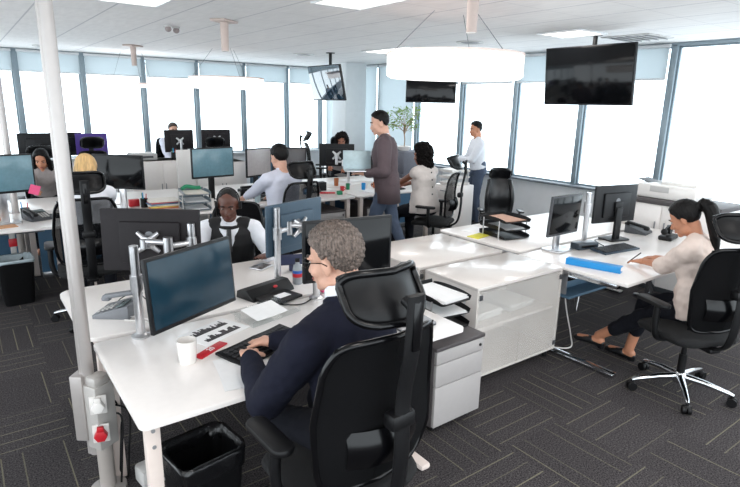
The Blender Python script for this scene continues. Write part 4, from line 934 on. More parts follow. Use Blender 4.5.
# ================================================================ ceiling
def ring(label, loc, R=0.60, h=0.22):
    t = thing('ring_pendant', label, 'pendant light', loc, 0, 'glowing drum pendant lights')
    MB().lathe([(R-0.03, -h/2), (R, -h/2+0.02), (R, h/2-0.025), (R-0.02, h/2-0.012), (R-0.05, h/2-0.012), (R-0.05, -h/2+0.01), (R-0.03, -h/2)], n=64).build('diffuser', MATS['ring_glow'], t, ang=50)
    MB().lathe([(R-0.06, h/2-0.012), (R+0.004, h/2-0.016), (R+0.004, h/2+0.004), (R-0.06, h/2+0.004), (R-0.06, h/2-0.012)], n=64).build('top_rim', mat('rim_copper_white', (226, 206, 198), 0.4, 0.2), t)
    MB().lathe([(0, -h/2+0.03), (R-0.06, -h/2+0.03), (R-0.06, -h/2+0.05), (0, -h/2+0.05)], n=64).build('inner_disc', MATS['ring_glow'], t)
    for k in range(3):
        a_ = 2*PI*k/3+2.6; MB().cyl((0.55*R*math.cos(a_)*1.7, 0.55*R*math.sin(a_)*1.7, h/2), (0.2*math.cos(a_), 0.2*math.sin(a_), HC-loc[2]), 0.003, n=8).build('wire', GRY_PL, t)
    return t
emis('ring_glow', (255, 250, 246), RING_E)
ring('big glowing drum pendant nearest the hanging black screens', (3.64, 3.70, 2.24), 0.60, 0.21)
ring('glowing drum pendant in the middle of the left windows', (3.57, 8.74, 2.18), 0.58, 0.17)
ring('small faint drum pendant farthest left, before the windows', (2.62, 10.55, 2.14), 0.42, 0.06)
def ceil_spot(label, loc):
    t = thing('ceiling_spotlight', label, 'ceiling light', loc, R_(36), 'cylinder ceiling spotlights')
    m_ = mat('spot_beige', (190, 172, 164), 0.5, 0.1, var=0.03)
    MB().box((0, 0, -0.012), (0.26, 0.17, 0.022), 0.006).build('mounting_plate', m_, t); MB().cyl((0, 0, -0.02), (0, 0, -0.30), 0.043, 0.036, n=24).build('cylinder', m_, t)
    MB().lathe([(0, -0.301), (0.028, -0.301), (0.033, -0.304), (0.036, -0.30)]).build('lens', CERAMIC, t); return t
ceil_spot('beige cylinder spotlight hanging above the middle drum pendant', (2.33, 5.71, HC)); ceil_spot('small beige cylinder spotlight at the far left of the ceiling', (2.32, 9.29, HC)); ceil_spot('beige cylinder spotlight cut by the top edge above the big pendant', (2.98, 2.88, HC))
for k, (x, y) in enumerate(((2.02, 6.55), (2.13, 6.62))):
    t = thing('security_camera', 'tiny white %s camera ball on the ceiling by the spotlight' % ('left', 'right')[k], 'camera', (x, y, HC), 0, 'ceiling camera pair'); MB().cyl((0, 0, 0), (0, 0, -0.02), 0.045).build('base', LGR_PL, t); MB().ell((0, -0.01, -0.04), (0.035, 0.04, 0.032)).build('ball', mat('cam_grey', (140, 128, 126), 0.4), t)
emis('troffer_glow', (255, 246, 238), 2.5)
def troffer(label, loc, w=0.55, d=1.12, watt=None):
    t = thing('ceiling_light', label, 'ceiling light', (loc[0], loc[1], HC), 0, 'recessed ceiling lights')
    q = MB()
    for sx in (-1, 1): q.box((sx*(w/2-0.012), 0, -0.009), (0.024, d, 0.018), 0.004)
    for sy in (-1, 1): q.box((0, sy*(d/2-0.012), -0.009), (w-0.05, 0.024, 0.018), 0.004)
    q.build('frame', SILL_M, t); MB().box((0, 0, -0.006), (w-0.05, d-0.05, 0.006)).build('diffuser', MATS['troffer_glow'], t)
    l = bpy.data.lights.new('lamp', 'AREA'); l.shape = 'RECTANGLE'; l.size = w-0.06; l.size_y = d-0.06; l.energy = watt or LAMP_W; l.color = (1.0, 0.955, 0.92)
    o = bpy.data.objects.new('lamp', l); COL.objects.link(o); o.parent = t; o.location = (0, 0, -0.02)
for lb, p in (('recessed ceiling light at the top edge left of the middle', (2.69, 3.62)), ('recessed ceiling light at top left beside the power pole', (1.30, 4.75)), ('small recessed ceiling light left of the hanging screen', (5.54, 3.85)), ('recessed ceiling light just above the big drum pendant', (5.45, 6.80))):
    troffer(lb, p, 0.50, 0.55 if 'small' in lb else 1.1, LAMP_W*0.5)
for x in (-1.6, 0.7, 3.0, 5.3):  # unseen lamps added over and behind the camera to fill the foreground
    for y in (-1.8, 0.4): troffer('unseen recessed light added overhead near the camera as fill', (x, y))
for lb, p in (('round ceiling vent above the big drum pendant', (5.44, 5.27)), ('round ceiling vent before the far column', (4.9, 8.6)), ('dark ceiling vent above the left windows', (1.3, 10.6))):
    t = thing('ceiling_vent', lb, 'vent', (p[0], p[1], HC), 0); MB().lathe([(0, -0.004), (0.12, -0.004), (0.13, -0.012), (0.17, -0.014), (0.18, -0.001), (0, -0.001)]).build('frame', LGR_PL, t); MB().lathe([(0.04, -0.006), (0.115, -0.006), (0.115, -0.008), (0.04, -0.008), (0.04, -0.006)]).build('grille', DGR_PL, t)
t = thing('ceiling_vent', 'square grey ceiling vent right of the large hanging screen', 'vent', (6.35, 3.55, HC), 0); MB().box((0, 0, -0.006), (0.56, 0.56, 0.01), 0.002).build('frame', LGR_PL, t)
q = MB(); [q.box((0, -0.2+0.1*k, -0.014), (0.46, 0.07, 0.006), 0, rotm(R_(14), 0, 0)) for k in range(5)]; q.build('slats', GRY_PL, t)
TVS = mat('screen_mirror_glossy', (40, 62, 78), 0.05, var=0.05); TVS.node_tree.nodes['Principled BSDF'].inputs['IOR'].default_value = 2.6
def ceiling_tv(label, loc, rz, w, h, tilt, mount_xy):
    t = thing('hanging_screen', label, 'television', loc, R_(rz), 'flat screens hung from the ceiling'); rm = rotm(R_(tilt), 0, 0)
    o = MB().box((0, 0.025, 0), (w, 0.04, h), 0.008).box((0, 0.06, 0), (w*0.5, 0.04, h*0.5), 0.01).build('casing', CASE, t); o.matrix_local = rm
    s = MB().box((0, 0.003, 0.004), (w-0.024, 0.005, h-0.03), 0.001).build('screen', TVS if 'glossy' in label else SCREEN, t); s.matrix_local = rm
    top = HC-loc[2]; p = MB().cyl((0, 0.10, -0.05), (0, 0.10, top), 0.025, n=18).box((0, 0.085, 0.0), (0.20, 0.05, 0.22), 0.01); p.build('ceiling_pole', BLK_PL, t)
    MB().lathe([(0, top-0.012), (0.07, top-0.012), (0.075, top-0.001), (0, top-0.001)], (0, 0.10, 0)).build('ceiling_plate', BLK_PL, t)
ceiling_tv('large black screen hung from the ceiling on the right', (5.74, 3.747, 2.26), -89.7, 1.1, 0.64, 5.3, None)
ceiling_tv('black screen half hidden below the big drum pendant', (6.2, 6.8, 2.18), -40.7, 0.80, 0.47, -2, None)
ceiling_tv('tilted glossy screen reflecting the windows, left of the far column', (4.95, 7.99, 2.22), -90, 0.98, 0.56, 12, None)

# ================================================================ people
def clampv(x, a, b): return max(a, min(b, x))
def sstep(a, b, x):
    t = clampv((x-a)/(b-a), 0, 1); return t*t*(3-2*t)
def interp(x, xs, ys):
    if x <= xs[0]: return ys[0]
    for i in range(len(xs)-1):
        if x <= xs[i+1]:
            t = (x-xs[i])/(xs[i+1]-xs[i]); t = t*t*(3-2*t); return ys[i]+(ys[i+1]-ys[i])*t
    return ys[-1]
SKIN = {'light': mat('skin_light', (206, 160, 138), 0.5, var=0.05, scale=40), 'dark': mat('skin_dark', (92, 56, 44), 0.42, var=0.08, scale=40),
        'tan': mat('skin_tan', (186, 128, 98), 0.5, var=0.05, scale=40), 'brown': mat('skin_brown', (140, 88, 66), 0.45, var=0.06, scale=40)}
LIPS = {'light': mat('lips_light', (176, 108, 100), 0.45), 'dark': mat('lips_dark', (92, 50, 46), 0.4), 'tan': mat('lips_tan', (164, 88, 82), 0.4), 'brown': mat('lips_brown', (128, 66, 60), 0.4)}
EYEW = mat('eye_white', (176, 168, 162), 0.4); IRIS = mat('iris_dark', (38, 26, 20), 0.2)
HAIR = {'black': mat('hair_black', (13, 11, 11), 0.5, spec=0.2, var=0.4, scale=40, bump=0.6, bscale=90, stretch=(1, 1, 0.15)),
        'grey': mat('hair_grey', (102, 90, 83), 0.6, var=0.7, scale=150, bump=0.7, bscale=140, stretch=(1, 1, 0.22)),
        'brown': mat('hair_brown', (56, 44, 38), 0.55, var=0.35, scale=60, bump=0.6, bscale=90, stretch=(1, 1, 0.2)),
        'blond': mat('hair_blond', (196, 160, 108), 0.5, var=0.3, scale=60, bump=0.5, bscale=80, stretch=(1, 1, 0.12)),
        'curl': mat('hair_curly_black', (18, 14, 13), 0.8, spec=0.15, var=0.5, scale=60, bump=1.0, bscale=70)}
HEADELL = [((0, -0.012, 0.035), (0.075, 0.094, 0.084)), ((0, 0.030, -0.020), (0.061, 0.062, 0.085)), ((0, 0.034, -0.072), (0.047, 0.052, 0.042))]
HO = Vector((0, -0.012, 0.022))
def skull_r(d, k=2):
    best = 0.05
    for c, r in HEADELL[:k]:
        o = HO-Vector(c); A = sum((d[i]/r[i])**2 for i in range(3)); B = 2*sum(o[i]*d[i]/r[i]**2 for i in range(3)); Cc = sum((o[i]/r[i])**2 for i in range(3))-1
        D_ = B*B-4*A*Cc
        if D_ > 0: best = max(best, (-B+math.sqrt(D_))/(2*A))
    return best
def head_parts(q, female=False):
    """skin volumes of a head in its own frame: looks along +Y, centre at eye level"""
    for c, r in HEADELL: q.ell(c, (r[0]*(0.96 if female else 1), r[1], r[2]), u=28, v=20)
    q.ell((0, 0.072, -0.097), (0.021, 0.018, 0.017))
    q.cap((0, 0.084, 0.004), (0, 0.104, -0.034), 0.0075, 0.0125); q.ell((-0.011, 0.094, -0.038), (0.009, 0.011, 0.008)); q.ell((0.011, 0.094, -0.038), (0.009, 0.011, 0.008))
    for s in (-1, 1):
        q.ell((s*0.030, 0.075, 0.020), (0.026, 0.013, 0.008)); q.ell((s*0.040, 0.058, -0.034), (0.022, 0.022, 0.02))
        q.ell((s*0.076, -0.010, -0.012), (0.009, 0.020, 0.033), rotm(0, 0, s*R_(-18))); q.ell((s*0.072, -0.005, -0.036), (0.008, 0.011, 0.012))
        q.ell((s*0.045, 0.020, -0.075), (0.016, 0.03, 0.026))
    q.ell((0, 0.085, -0.066), (0.023, 0.011, 0.011))
LINE_SHORT = ([0, 25, 50, 70, 84, 95, 115, 150, 180], [0.62, 0.60, 0.42, 0.30, -0.10, 0.02, -0.60, -0.84, -0.90])
LINE_CROP = ([0, 25, 50, 70, 84, 95, 115, 150, 180], [0.86, 0.80, 0.58, 0.38, 0.05, 0.05, -0.45, -0.6, -0.65])
LINE_LONG = ([0, 25, 50, 68, 85, 110, 180], [0.66, 0.58, 0.30, -0.2, -0.55, -0.85, -0.95])
def hair_star(line, th, nu=72, nv=44, top=1.0, lump=0.0, lscale=30.0, seed=0.0):
    """closed cap of hair: stands off the skull by th above the hair line and dips under the skin below it"""
    q = bmesh.new(); rows_ = []
    for j in range(nv+1):
        el = -PI/2+PI*j/nv; row = []
        for i in range(nu):
            az = 2*PI*i/nu-PI
            d = Vector((math.cos(el)*math.sin(az), math.cos(el)*math.cos(az), math.sin(el)))
            zl = interp(abs(math.degrees(az)), *line); k = sstep(zl-0.07, zl+0.10, d.z)
            t = (th*(0.75+0.25*top*max(0, d.z)) )*k-0.012*(1-k)
            r = skull_r(d)+t
            if lump and k > 0.05: r += k*lump*(noise.noise(d*lscale*0.12+Vector((seed, 0, 0)))*1.0+0.8*noise.noise(Vector((d.x*lscale, d.y*lscale, d.z*lscale*0.28))))
            row.append(q.verts.new(HO+d*r))
        rows_.append(row)
    for a, b in zip(rows_, rows_[1:]):
        for i in range(nu): q.faces.new((a[i], a[(i+1) % nu], b[(i+1) % nu], b[i]))
    bmesh.ops.remove_doubles(q, verts=q.verts, dist=1e-5)
    return MB()._add(q)
def ik(a, b, l1, l2, hint):
    a, b = Vector(a), Vector(b); d = b-a; L = d.length
    if L > (l1+l2)*0.995: b = a+d*((l1+l2)*0.995/L); d = b-a; L = d.length
    x = (l1*l1-l2*l2+L*L)/(2*L); h = math.sqrt(max(0, l1*l1-x*x)); u = d/L
    hn = Vector(hint)-u*u.dot(Vector(hint)); hn.normalize()
    return a+u*x+hn*h, b
def hand_parts(q, wrist, fdir, up, side, curl=0.5, sc=1.0):
    """palm, four unequal bent fingers and a thumb; fdir = direction of the fingers, up = back of the hand, side=+1 thumb towards fdir x up"""
    f = Vector(fdir).normalized(); n = Vector(up); n = (n-f*n.dot(f)).normalized(); s = f.cross(n)*side
    w0 = Vector(wrist)
    q.cap(w0-f*0.01*sc, w0+f*0.03*sc, 0.024*sc, 0.026*sc)
    for k in range(4): q.cap(w0+f*0.02*sc+s*(0.026-0.0175*k)*sc*0.7, w0+f*0.085*sc+s*(0.030-0.020*k)*sc, 0.017*sc, 0.0125*sc)
    for k, L in enumerate((0.070, 0.080, 0.074, 0.058)):
        p = w0+f*(0.083-0.004*abs(k-1.2))*sc+s*(0.031-0.0205*k)*sc; r = 0.0092-0.0006*(k == 3); a = -0.10
        spread = s*(0.10-0.07*k)
        for sg, (fr, cv) in enumerate(((0.45, 0.45), (0.31, 0.75), (0.24, 0.55))):
            a += curl*cv; dv = (f*math.cos(a)-n*math.sin(a)+spread).normalized(); e = p+dv*L*fr*sc
            q.cap(p, e, r*sc, (r-0.0008)*sc); p = e; r -= 0.0008
    p = w0+f*0.025*sc+s*0.026*sc; dv = (f*0.65+s*0.72-n*0.25).normalized(); e = p+dv*0.042*sc; q.cap(p, e, 0.0135*sc, 0.0105*sc)
    dv = (f*0.9+s*0.25-n*0.3).normalized(); q.cap(e, e+dv*0.032*sc, 0.0103*sc, 0.0088*sc)

def person(label, loc, rz, seat=0.5, lean=8, sc=1.0, skin='light', head=(0, 10), head_off=(0, 0, 0), hands=None, hand_dirs=None, elbows=None, hair='short', hair_col='black',
           top=None, top_len='long', bottom=None, female=False, vox=0.010, feet=None, knees=None, hv=None, curl=0.5, sw=None, arm=1.0, hem=0.0, hemw=0.0, twist=0, shoes=None, bare_ankle=False, tcurl=None, shoulder_drop=0.0, name='person', stand=False, top_th=0.014, wrinkle=0.006):
    """a whole figure; hands, feet are world points (left, right). Body skin is one fused surface, clothes and hair are children"""
    root = thing(name, label, 'person', loc, R_(rz)); root.scale = (sc, sc, sc)
    Wi = (Matrix.Translation(loc) @ Matrix.Rotation(R_(rz), 4, 'Z') @ Matrix.Diagonal((sc, sc, sc, 1))).inverted()
    L = lambda p: Wi @ Vector(p)
    k = 0.93 if female else 1.0
    hz = (seat/sc+0.10) if not stand else 0.92
    pel = Vector((0, 0, hz)); la = R_(lean); up = Vector((0, math.sin(la), math.cos(la))); fw = Vector((0, math.cos(la), -math.sin(la)))
    tl = 0.50*k; RT = Matrix.Rotation(-la, 3, 'X')
    nb = pel+up*tl
    sw = sw or (0.182 if not female else 0.150)
    sh = [nb-up*(0.065+shoulder_drop)+Vector((s*sw, 0.005, 0)) for s in (-1, 1)]
    hd = nb+up*0.075*k+Vector((0, 0.040, 0.072))+Vector(head_off)
    yaw, pit = R_(head[0]), R_(head[1])
    HM = Matrix.Translation(hd) @ Matrix.Rotation(yaw, 4, 'Z') @ Matrix.Rotation(-pit, 4, 'X')
    hips = [pel+Vector((s*0.088, 0.01, -0.01)) for s in (-1, 1)]
    l1, l2 = 0.42*k, 0.42*k
    kn, an = [], []
    for i, s in enumerate((-1, 1)):
        if stand: ft = L(feet[i]) if feet else Vector((s*0.10, 0.0+0.02*s, 0.075)); hint = Vector((0, 1, 0))
        else: ft = L(feet[i]) if feet else Vector((s*0.12, 0.36, 0.075/sc)); hint = Vector((s*0.15, 1, 0.9))
        if knees: hint = Vector(knees[i])
        e, f2 = ik(hips[i], ft, l1, l2, hint); kn.append(e); an.append(f2)
    a1, a2 = 0.285*k*arm, 0.255*k*arm; el, wr = [], []
    for i, s in enumerate((-1, 1)):
        tgt = L(hands[i]) if hands and hands[i] is not None else Vector((s*0.16, 0.36, seat/sc+0.22)) if not stand else Vector((s*0.26, 0.06, 0.86))
        hint = Vector(elbows[i]) if elbows and elbows[i] else Vector((s*0.6, -0.5, -0.8))
        e, w_ = ik(sh[i], tgt, a1, a2, hint); el.append(e); wr.append(w_)
    def torso(q, add, s0=0.0, s1=1.03, zneck=True):
        tab = [(-0.02, .165, .115), (0.12, .166, .118), (0.28, .150, .108), (0.50, .160, .116), (0.70, .172, .118), (0.86, .160, .102), (0.94, .118, .082), (0.99, .082, .070), (1.04, .062, .060)]
        if female: tab = [(-0.02, .165, .115), (0.12, .160, .114), (0.30, .122, .092), (0.50, .132, .100), (0.70, .145, .118), (0.86, .130, .088), (0.94, .098, .070), (0.99, .066, .060), (1.04, .050, .050)]
        rr = []
        for s_, rx, ry in tab:
            if s_ < s0-0.05 or s_ > s1+0.01: continue
            rr.append((pel+up*tl*s_+fw*(0.012*math.sin(PI*s_)), rx+add, ry+add, RT))
        q.loft(rr, 28)
        for i in (0, 1): q.cap(nb-up*(0.022+shoulder_drop*0.6)+Vector(((-0.04, 0.04)[i], 0, 0)), sh[i], 0.048+add, 0.054+add)
    # ---- body
    q = MB(); t = MB(); head_parts(t, female); 
    me = bpy.data.meshes.new('h'); t.bm.to_mesh(me); t.bm.free(); me.transform(HM); q.bm.from_mesh(me); bpy.data.meshes.remove(me)
    nk = 0.052 if not female else 0.044
    q.cap(nb-up*0.02, HM @ Vector((0, -0.035, -0.06)), nk+0.006, nk); q.cap(nb-up*0.03, HM @ Vector((0, 0.0, -0.075)), nk, nk-0.010)
    torso(q, -0.004)
    for i, s in enumerate((-1, 1)):
        q.cap(sh[i], el[i], 0.047*k, 0.038*k); q.cap(el[i], wr[i], 0.037*k, 0.025*k)
        hdv = Vector(hand_dirs[i]) if hand_dirs and hand_dirs[i] else None
        if hdv is not None: hdv = (Wi.to_3x3() @ hdv)
        else: hdv = (wr[i]-el[i])
        hup = Vector((0, 0, 1)) if not stand or hands else Vector((s, 0.2, 0))
        hand_parts(q, wr[i], hdv, hup, -s if (not stand or hands) else s*-1, (tcurl or (curl, curl))[i], 0.98*k)
        q.cap(hips[i], kn[i], 0.078, 0.054); q.cap(kn[i], an[i], 0.052, 0.036)
        fd = Vector((s*0.12, 1, 0)).normalized(); q.cap(an[i]+Vector((0, -0.02, -0.04)), an[i]+fd*0.15+Vector((0, 0, -0.052)), 0.034, 0.024)
    link_mesh('body', fuse(q, vox if not hv else hv, 3), SKIN[skin], root, ang=180)
    # ---- face
    m = MB()
    for s in (-1, 1): m.ell((s*0.031, 0.0765, 0.003), (0.0125, 0.008, 0.0062))
    o = m.build('eyes', EYEW, root, ang=180); o.matrix_local = HM
    m = MB()
    for s in (-1, 1): m.ell((s*0.031, 0.0825, 0.002), (0.0064, 0.003, 0.0056))
    i_ = m.build('iris', IRIS, o, ang=180)
    m = MB()
    for s in (-1, 1): m.tube(smooth_path([(s*0.014, 0.089, 0.022), (s*0.032, 0.088, 0.028), (s*0.050, 0.074, 0.022)], 4), [0.0042]*8+[0.0025], 8)
    e_ = m.build('eyebrows', HAIR['brown' if hair_col in ('grey', 'blond') else 'black'], root, ang=180); e_.matrix_local = HM
    m = MB().ell((0, 0.0935, -0.062), (0.021, 0.006, 0.0045)).ell((0, 0.0925, -0.070), (0.018, 0.006, 0.005))
    l_ = m.build('lips', LIPS[skin], root, ang=180); l_.matrix_local = HM
    # ---- hair
    hm = HAIR[hair_col]
    if hair == 'short': h = hair_star(LINE_SHORT, 0.016, 96, 60, 1.4, 0.004, 30).build('hair', hm, root, ang=180)
    elif hair == 'crop': h = hair_star(LINE_CROP, 0.002).build('hair', hm, root, ang=180)
    elif hair == 'thick': h = hair_star(LINE_SHORT, 0.021, 200, 120, 1.5, 0.0065, 85).build('hair', hm, root, ang=180)
    elif hair in ('ponytail', 'long', 'bob'):
        q = hair_star(LINE_LONG, 0.016, 80, 50, 1.2, 0.002, 40)
        if hair == 'ponytail':
            pts = smooth_path([(0, -0.105, 0.045), (0, -0.150, 0.045), (0.0, -0.170, -0.01), (0.0, -0.150, -0.10), (0.0, -0.112, -0.21), (0.005, -0.075, -0.30)], 6)
            q.tube(pts, [0.028]*4+[0.036, 0.042]*3+[0.046]*8+[0.044-0.0022*j for j in range(len(pts)-18)], 16)
            q.ell((0, -0.125, 0.046), (0.03, 0.02, 0.03))
        elif hair == 'long':
            for s in (-1, 1):
                pts = smooth_path([(s*0.058, 0.02, 0.06), (s*0.082, 0.015, -0.02), (s*0.085, 0.01, -0.12), (s*0.075, 0.035, -0.22), (s*0.06, 0.05, -0.30)], 5)
                q.tube(pts, [0.03]*5+[0.032]*10+[0.026-0.003*j for j in range(len(pts)-15)], 14)
            q.ell((0, -0.06, -0.06), (0.075, 0.06, 0.13))
        else: q.ell((0, -0.05, -0.03), (0.09, 0.07, 0.10))
        h = link_mesh('hair', fuse(q, 0.007, 4, lambda c: 0.0025*noise.noise(Vector((c.x*70, c.y*70, c.z*9)))), hm, root, ang=180)
    else:   # curly volume
        q = hair_star(LINE_LONG, 0.030 if hair == 'curly' else 0.055, 60, 40)
        big = 1.0 if hair == 'curly' else 1.15
        q.ell((0, -0.045, 0.02), (0.105*big, 0.095, 0.125*big)).ell((0, -0.045, -0.10), (0.098*big, 0.075, 0.10)).ell((-0.07, 0.0, -0.04), (0.04*big, 0.05, 0.10)).ell((0.07, 0.0, -0.04), (0.04*big, 0.05, 0.10))
        h = link_mesh('hair', fuse(q, 0.008, 2, lambda c: 0.020*noise.noise(c*34)+0.012*noise.noise(c*80)), hm, root, ang=180)
    h.matrix_local = HM
    # ---- clothes
    wr_n = lambda c: wrinkle*noise.noise(Vector((c.x*13, c.y*13, c.z*17)))+wrinkle*0.5*noise.noise(c*34)
    if top:
        q = MB(); torso(q, top_th, 0.0, 0.985)
        if hem: q.loft([(pel-up*hem+fw*0.01, 0.188+hemw+top_th, 0.145+hemw+top_th, RT), (pel, 0.188+hemw+top_th, 0.144+hemw+top_th, RT), (pel+up*0.12, 0.172+hemw*1.5+top_th, 0.130+hemw*1.3+top_th, RT), (pel+up*0.22, 0.13+top_th, 0.10+top_th, RT)], 28)
        for i, s in enumerate((-1, 1)):
            if top_len == 'none': q.cap(sh[i]-Vector((s*0.02, 0, 0)), sh[i]+Vector((s*0.004, 0, -0.01)), 0.050, 0.046); continue
            q.cap(sh[i], el[i], 0.052*k+top_th+0.006, 0.045*k+top_th)
            if top_len == 'long': q.cap(el[i], el[i].lerp(wr[i], 0.86), 0.044*k+top_th, 0.030*k+top_th*0.7)
            elif top_len == 'elbow': q.cap(el[i], el[i].lerp(wr[i], 0.12), 0.045*k+top_th, 0.045*k+top_th)
        link_mesh('jacket' if name == 'x' else 'top', fuse(q, vox, 3, wr_n), top, root, ang=180)
    if bottom:
        q = MB(); q.loft([(pel+Vector((0, 0, -0.10)), 0.15, 0.10, None), (pel+Vector((0, 0, -0.05)), 0.182, 0.130, None), (pel+up*0.03, 0.180, 0.130, RT), (pel+up*0.10, 0.172, 0.124, RT), (pel+up*0.15, 0.160, 0.116, RT)], 28)
        for i in (0, 1):
            q.cap(hips[i], kn[i], 0.094, 0.070); q.cap(kn[i], kn[i].lerp(an[i], 0.62 if bare_ankle else 0.96), 0.068, 0.052 if bare_ankle else 0.050)
        link_mesh('trousers', fuse(q, vox, 3, wr_n), bottom, root, ang=180)
    if shoes:
        for i, s in enumerate((-1, 1)):
            fd = Vector((s*0.12, 1, 0)).normalized(); q = MB(); a_ = an[i]
            if shoes == 'heels':
                q.cap(a_+fd*0.05+Vector((0, 0, -0.05)), a_+fd*0.17+Vector((0, 0, -0.062)), 0.036, 0.026); q.cap(a_+Vector((0, -0.02, -0.06)), a_+fd*0.05+Vector((0, 0, -0.056)), 0.030, 0.034); q.box(a_+Vector((0, -0.03, -0.072)), (0.05, 0.05, 0.07), 0.01)
            else:
                q.cap(a_+Vector((0, -0.03, -0.035)), a_+fd*0.16+Vector((0, 0, -0.045)), 0.042, 0.030); q.cap(a_+Vector((0, 0, 0)), a_+Vector((0, 0, -0.03)), 0.046, 0.046); q.box(a_+fd*0.06+Vector((0, 0, -0.068)), (0.075, 0.25, 0.016), 0.006)
            link_mesh('shoe', fuse(q, 0.008, 2), BLK_LEA, root, ang=180)
    root['hm'] = 0; del root['hm']
    return dict(root=root, HM=HM, nb=nb, up=up, fw=fw, pel=pel, sh=sh, el=el, wr=wr, tl=tl, RT=RT, kn=kn, an=an, L=L)

NAVY = mat('navy_suit', (22, 24, 38), 0.9, var=0.16, scale=300, bump=0.15, bscale=300, spec=0.2)
CHAR = mat('charcoal_trousers', (20, 21, 28), 0.9, var=0.12, scale=200, spec=0.2)
WSHIRT = mat('white_shirt', (224, 226, 232), 0.75, var=0.02, bump=0.1, bscale=40)
CREAM = mat('cream_blouse', (226, 208, 198), 0.75, var=0.03, bump=0.12, bscale=30)
LBLUE = mat('pale_shirt', (206, 208, 222), 0.75, var=0.03, bump=0.1, bscale=40)
VEST = mat('black_waistcoat', (20, 19, 21), 0.85, var=0.12, scale=200)
BRSUIT = mat('grey_brown_suit', (84, 70, 74), 0.85, var=0.08, scale=200)
JEANS = mat('blue_grey_trousers', (66, 78, 98), 0.8, var=0.1, scale=150)
GREYT = mat('grey_top', (150, 142, 140), 0.8, var=0.06)

def collar(P, m, r=0.068, h=0.045, name='collar', tilt=0.0):
    c = P['nb']+P['up']*0.015; q = MB()
    def fn(u, v):
        a = 2*PI*u; ro = r*(1.0-0.10*v); d = -0.03*max(0, math.cos(a-PI/2))
        return c+P['RT'] @ Vector((ro*math.cos(a), ro*0.92*math.sin(a)+0.008, -0.02+h*v+d*(1 if True else 0)))
    q.sheet(fn, 36, 5, 0.006); return q.build(name, m, P['root'], ang=180)

# --- the suited man in front
S1 = Vector((1.03, 1.55, 0))
ch1 = make_chair('office_chair', 'black mesh chair with the suited man in it, nearest the camera', S1, 2, 0.57, 'mesh', wide=1.1)
P1 = person('man in a navy suit and glasses with short grey hair, typing at the nearest desk', (1.17, 1.56, 0), 14, 0.52, 14, 1.08, 'light', (14, 12), (0.0, 0.0, 0.0), sw=0.212, arm=1.20, shoulder_drop=0.035,
            hands=((0.92, 2.13, 0.80), (1.06, 2.22, 0.80)), hand_dirs=((0.40, 0.88, -0.22), (-0.1, 0.9, -0.25)), elbows=((-0.45, -0.1, -1.0), (1.0, -0.3, -0.5)),
            hair='thick', hair_col='grey', top=NAVY, bottom=CHAR, vox=0.009, hv=0.0052, curl=0.55, shoes='flat', feet=((1.06, 2.00, 0.08), (1.28, 2.04, 0.08)), top_th=0.024)
collar(P1, WSHIRT, 0.073, 0.075, 'shirt_collar')
collar(P1, NAVY, 0.086, 0.040, 'jacket_collar')
for i in (0, 1):
    P1c = P1['el'][i].lerp(P1['wr'][i], 0.88); d_ = (P1['wr'][i]-P1['el'][i]).normalized()
    MB().tube([P1c-d_*0.01, P1c+d_*0.022], [0.034, 0.033], 20).build('shirt_cuff', WSHIRT, P1['root'])
g = MB()
for s in (-1, 1):
    loop = [(s*0.033+0.023*math.cos(2*PI*k/20), 0.102-0.006*abs(math.cos(2*PI*k/20)), 0.002+0.017*math.sin(2*PI*k/20)) for k in range(21)]; g.tube(loop, 0.0017, 6)
    g.tube([(s*0.056, 0.097, 0.008), (s*0.080, 0.06, 0.010), (s*0.086, 0.0, 0.006), (s*0.084, -0.02, -0.006)], 0.002, 6)
g.tube([(-0.010, 0.102, 0.006), (0.010, 0.102, 0.006)], 0.0017, 6)
o = g.build('glasses', BLK_SH, P1['root']); o.matrix_local = P1['HM']

# --- the man in a waistcoat, facing the camera
make_chair('office_chair', 'black chair behind the man in the waistcoat', (1.76, 4.27, 0), 150, 0.42, 'mesh', headrest=False)
P2 = person('man in a black waistcoat and white shirt with a headset, looking down', (1.68, 4.15, 0), 154, 0.42, 14, 0.98, 'dark', (-4, 18), (0, 0.02, 0),
            hands=((1.72, 3.62, 0.79), (1.20, 3.72, 0.79)), hair='crop', hair_col='black', top=WSHIRT, bottom=CHAR, vox=0.010, shoes='flat')
q = MB(); r_ = []
for s_, rx, ry in ((0.05, .172, .124), (0.28, .160, .120), (0.50, .170, .128), (0.70, .178, .130), (0.86, .158, .110), (0.94, .118, .086), (0.985, .080, .070)):
    r_.append((P2['pel']+P2['up']*P2['tl']*s_+P2['fw']*0.012, rx+0.020, ry+0.022, P2['RT']))
q.loft(r_, 28)
for i in (0, 1): q.cap(P2['nb']-P2['up']*0.035+Vector(((-0.05, 0.05)[i], 0, 0)), P2['sh'][i].lerp(P2['nb'], 0.34), 0.070, 0.070)
link_mesh('waistcoat', fuse(q, 0.010, 3), VEST, P2['root'], ang=180)
collar(P2, WSHIRT, 0.068, 0.05, 'shirt_collar')
MB().sheet(lambda u, v: P2['nb']+P2['fw']*(0.136+0.054*v-0.03*(2*u-1)**2*(1-v))-P2['up']*(0.015+0.17*v)+Vector(((u-0.5)*(0.14*(1-v)+0.012), 0, 0)), 8, 6, 0.006).build('shirt_front', WSHIRT, P2['root'], ang=180)
MB().tube([P2['nb']+P2['fw']*0.134-P2['up']*0.012, P2['nb']+P2['fw']*0.158-P2['up']*0.06, P2['nb']+P2['fw']*0.192-P2['up']*0.18], [0.018, 0.019, 0.024], 12, flat=0.5).build('tie', BLK_LEA, P2['root'])
h = MB().tube([(0.086*math.cos(a_), -0.022-0.03*math.sin(a_), 0.02+0.100*math.sin(a_)) for a_ in [PI*k/18 for k in range(19)]], 0.005, 8)
for s in (-1, 1): h.cyl((s*0.078, -0.010, -0.01), (s*0.100, -0.010, -0.01), 0.030)
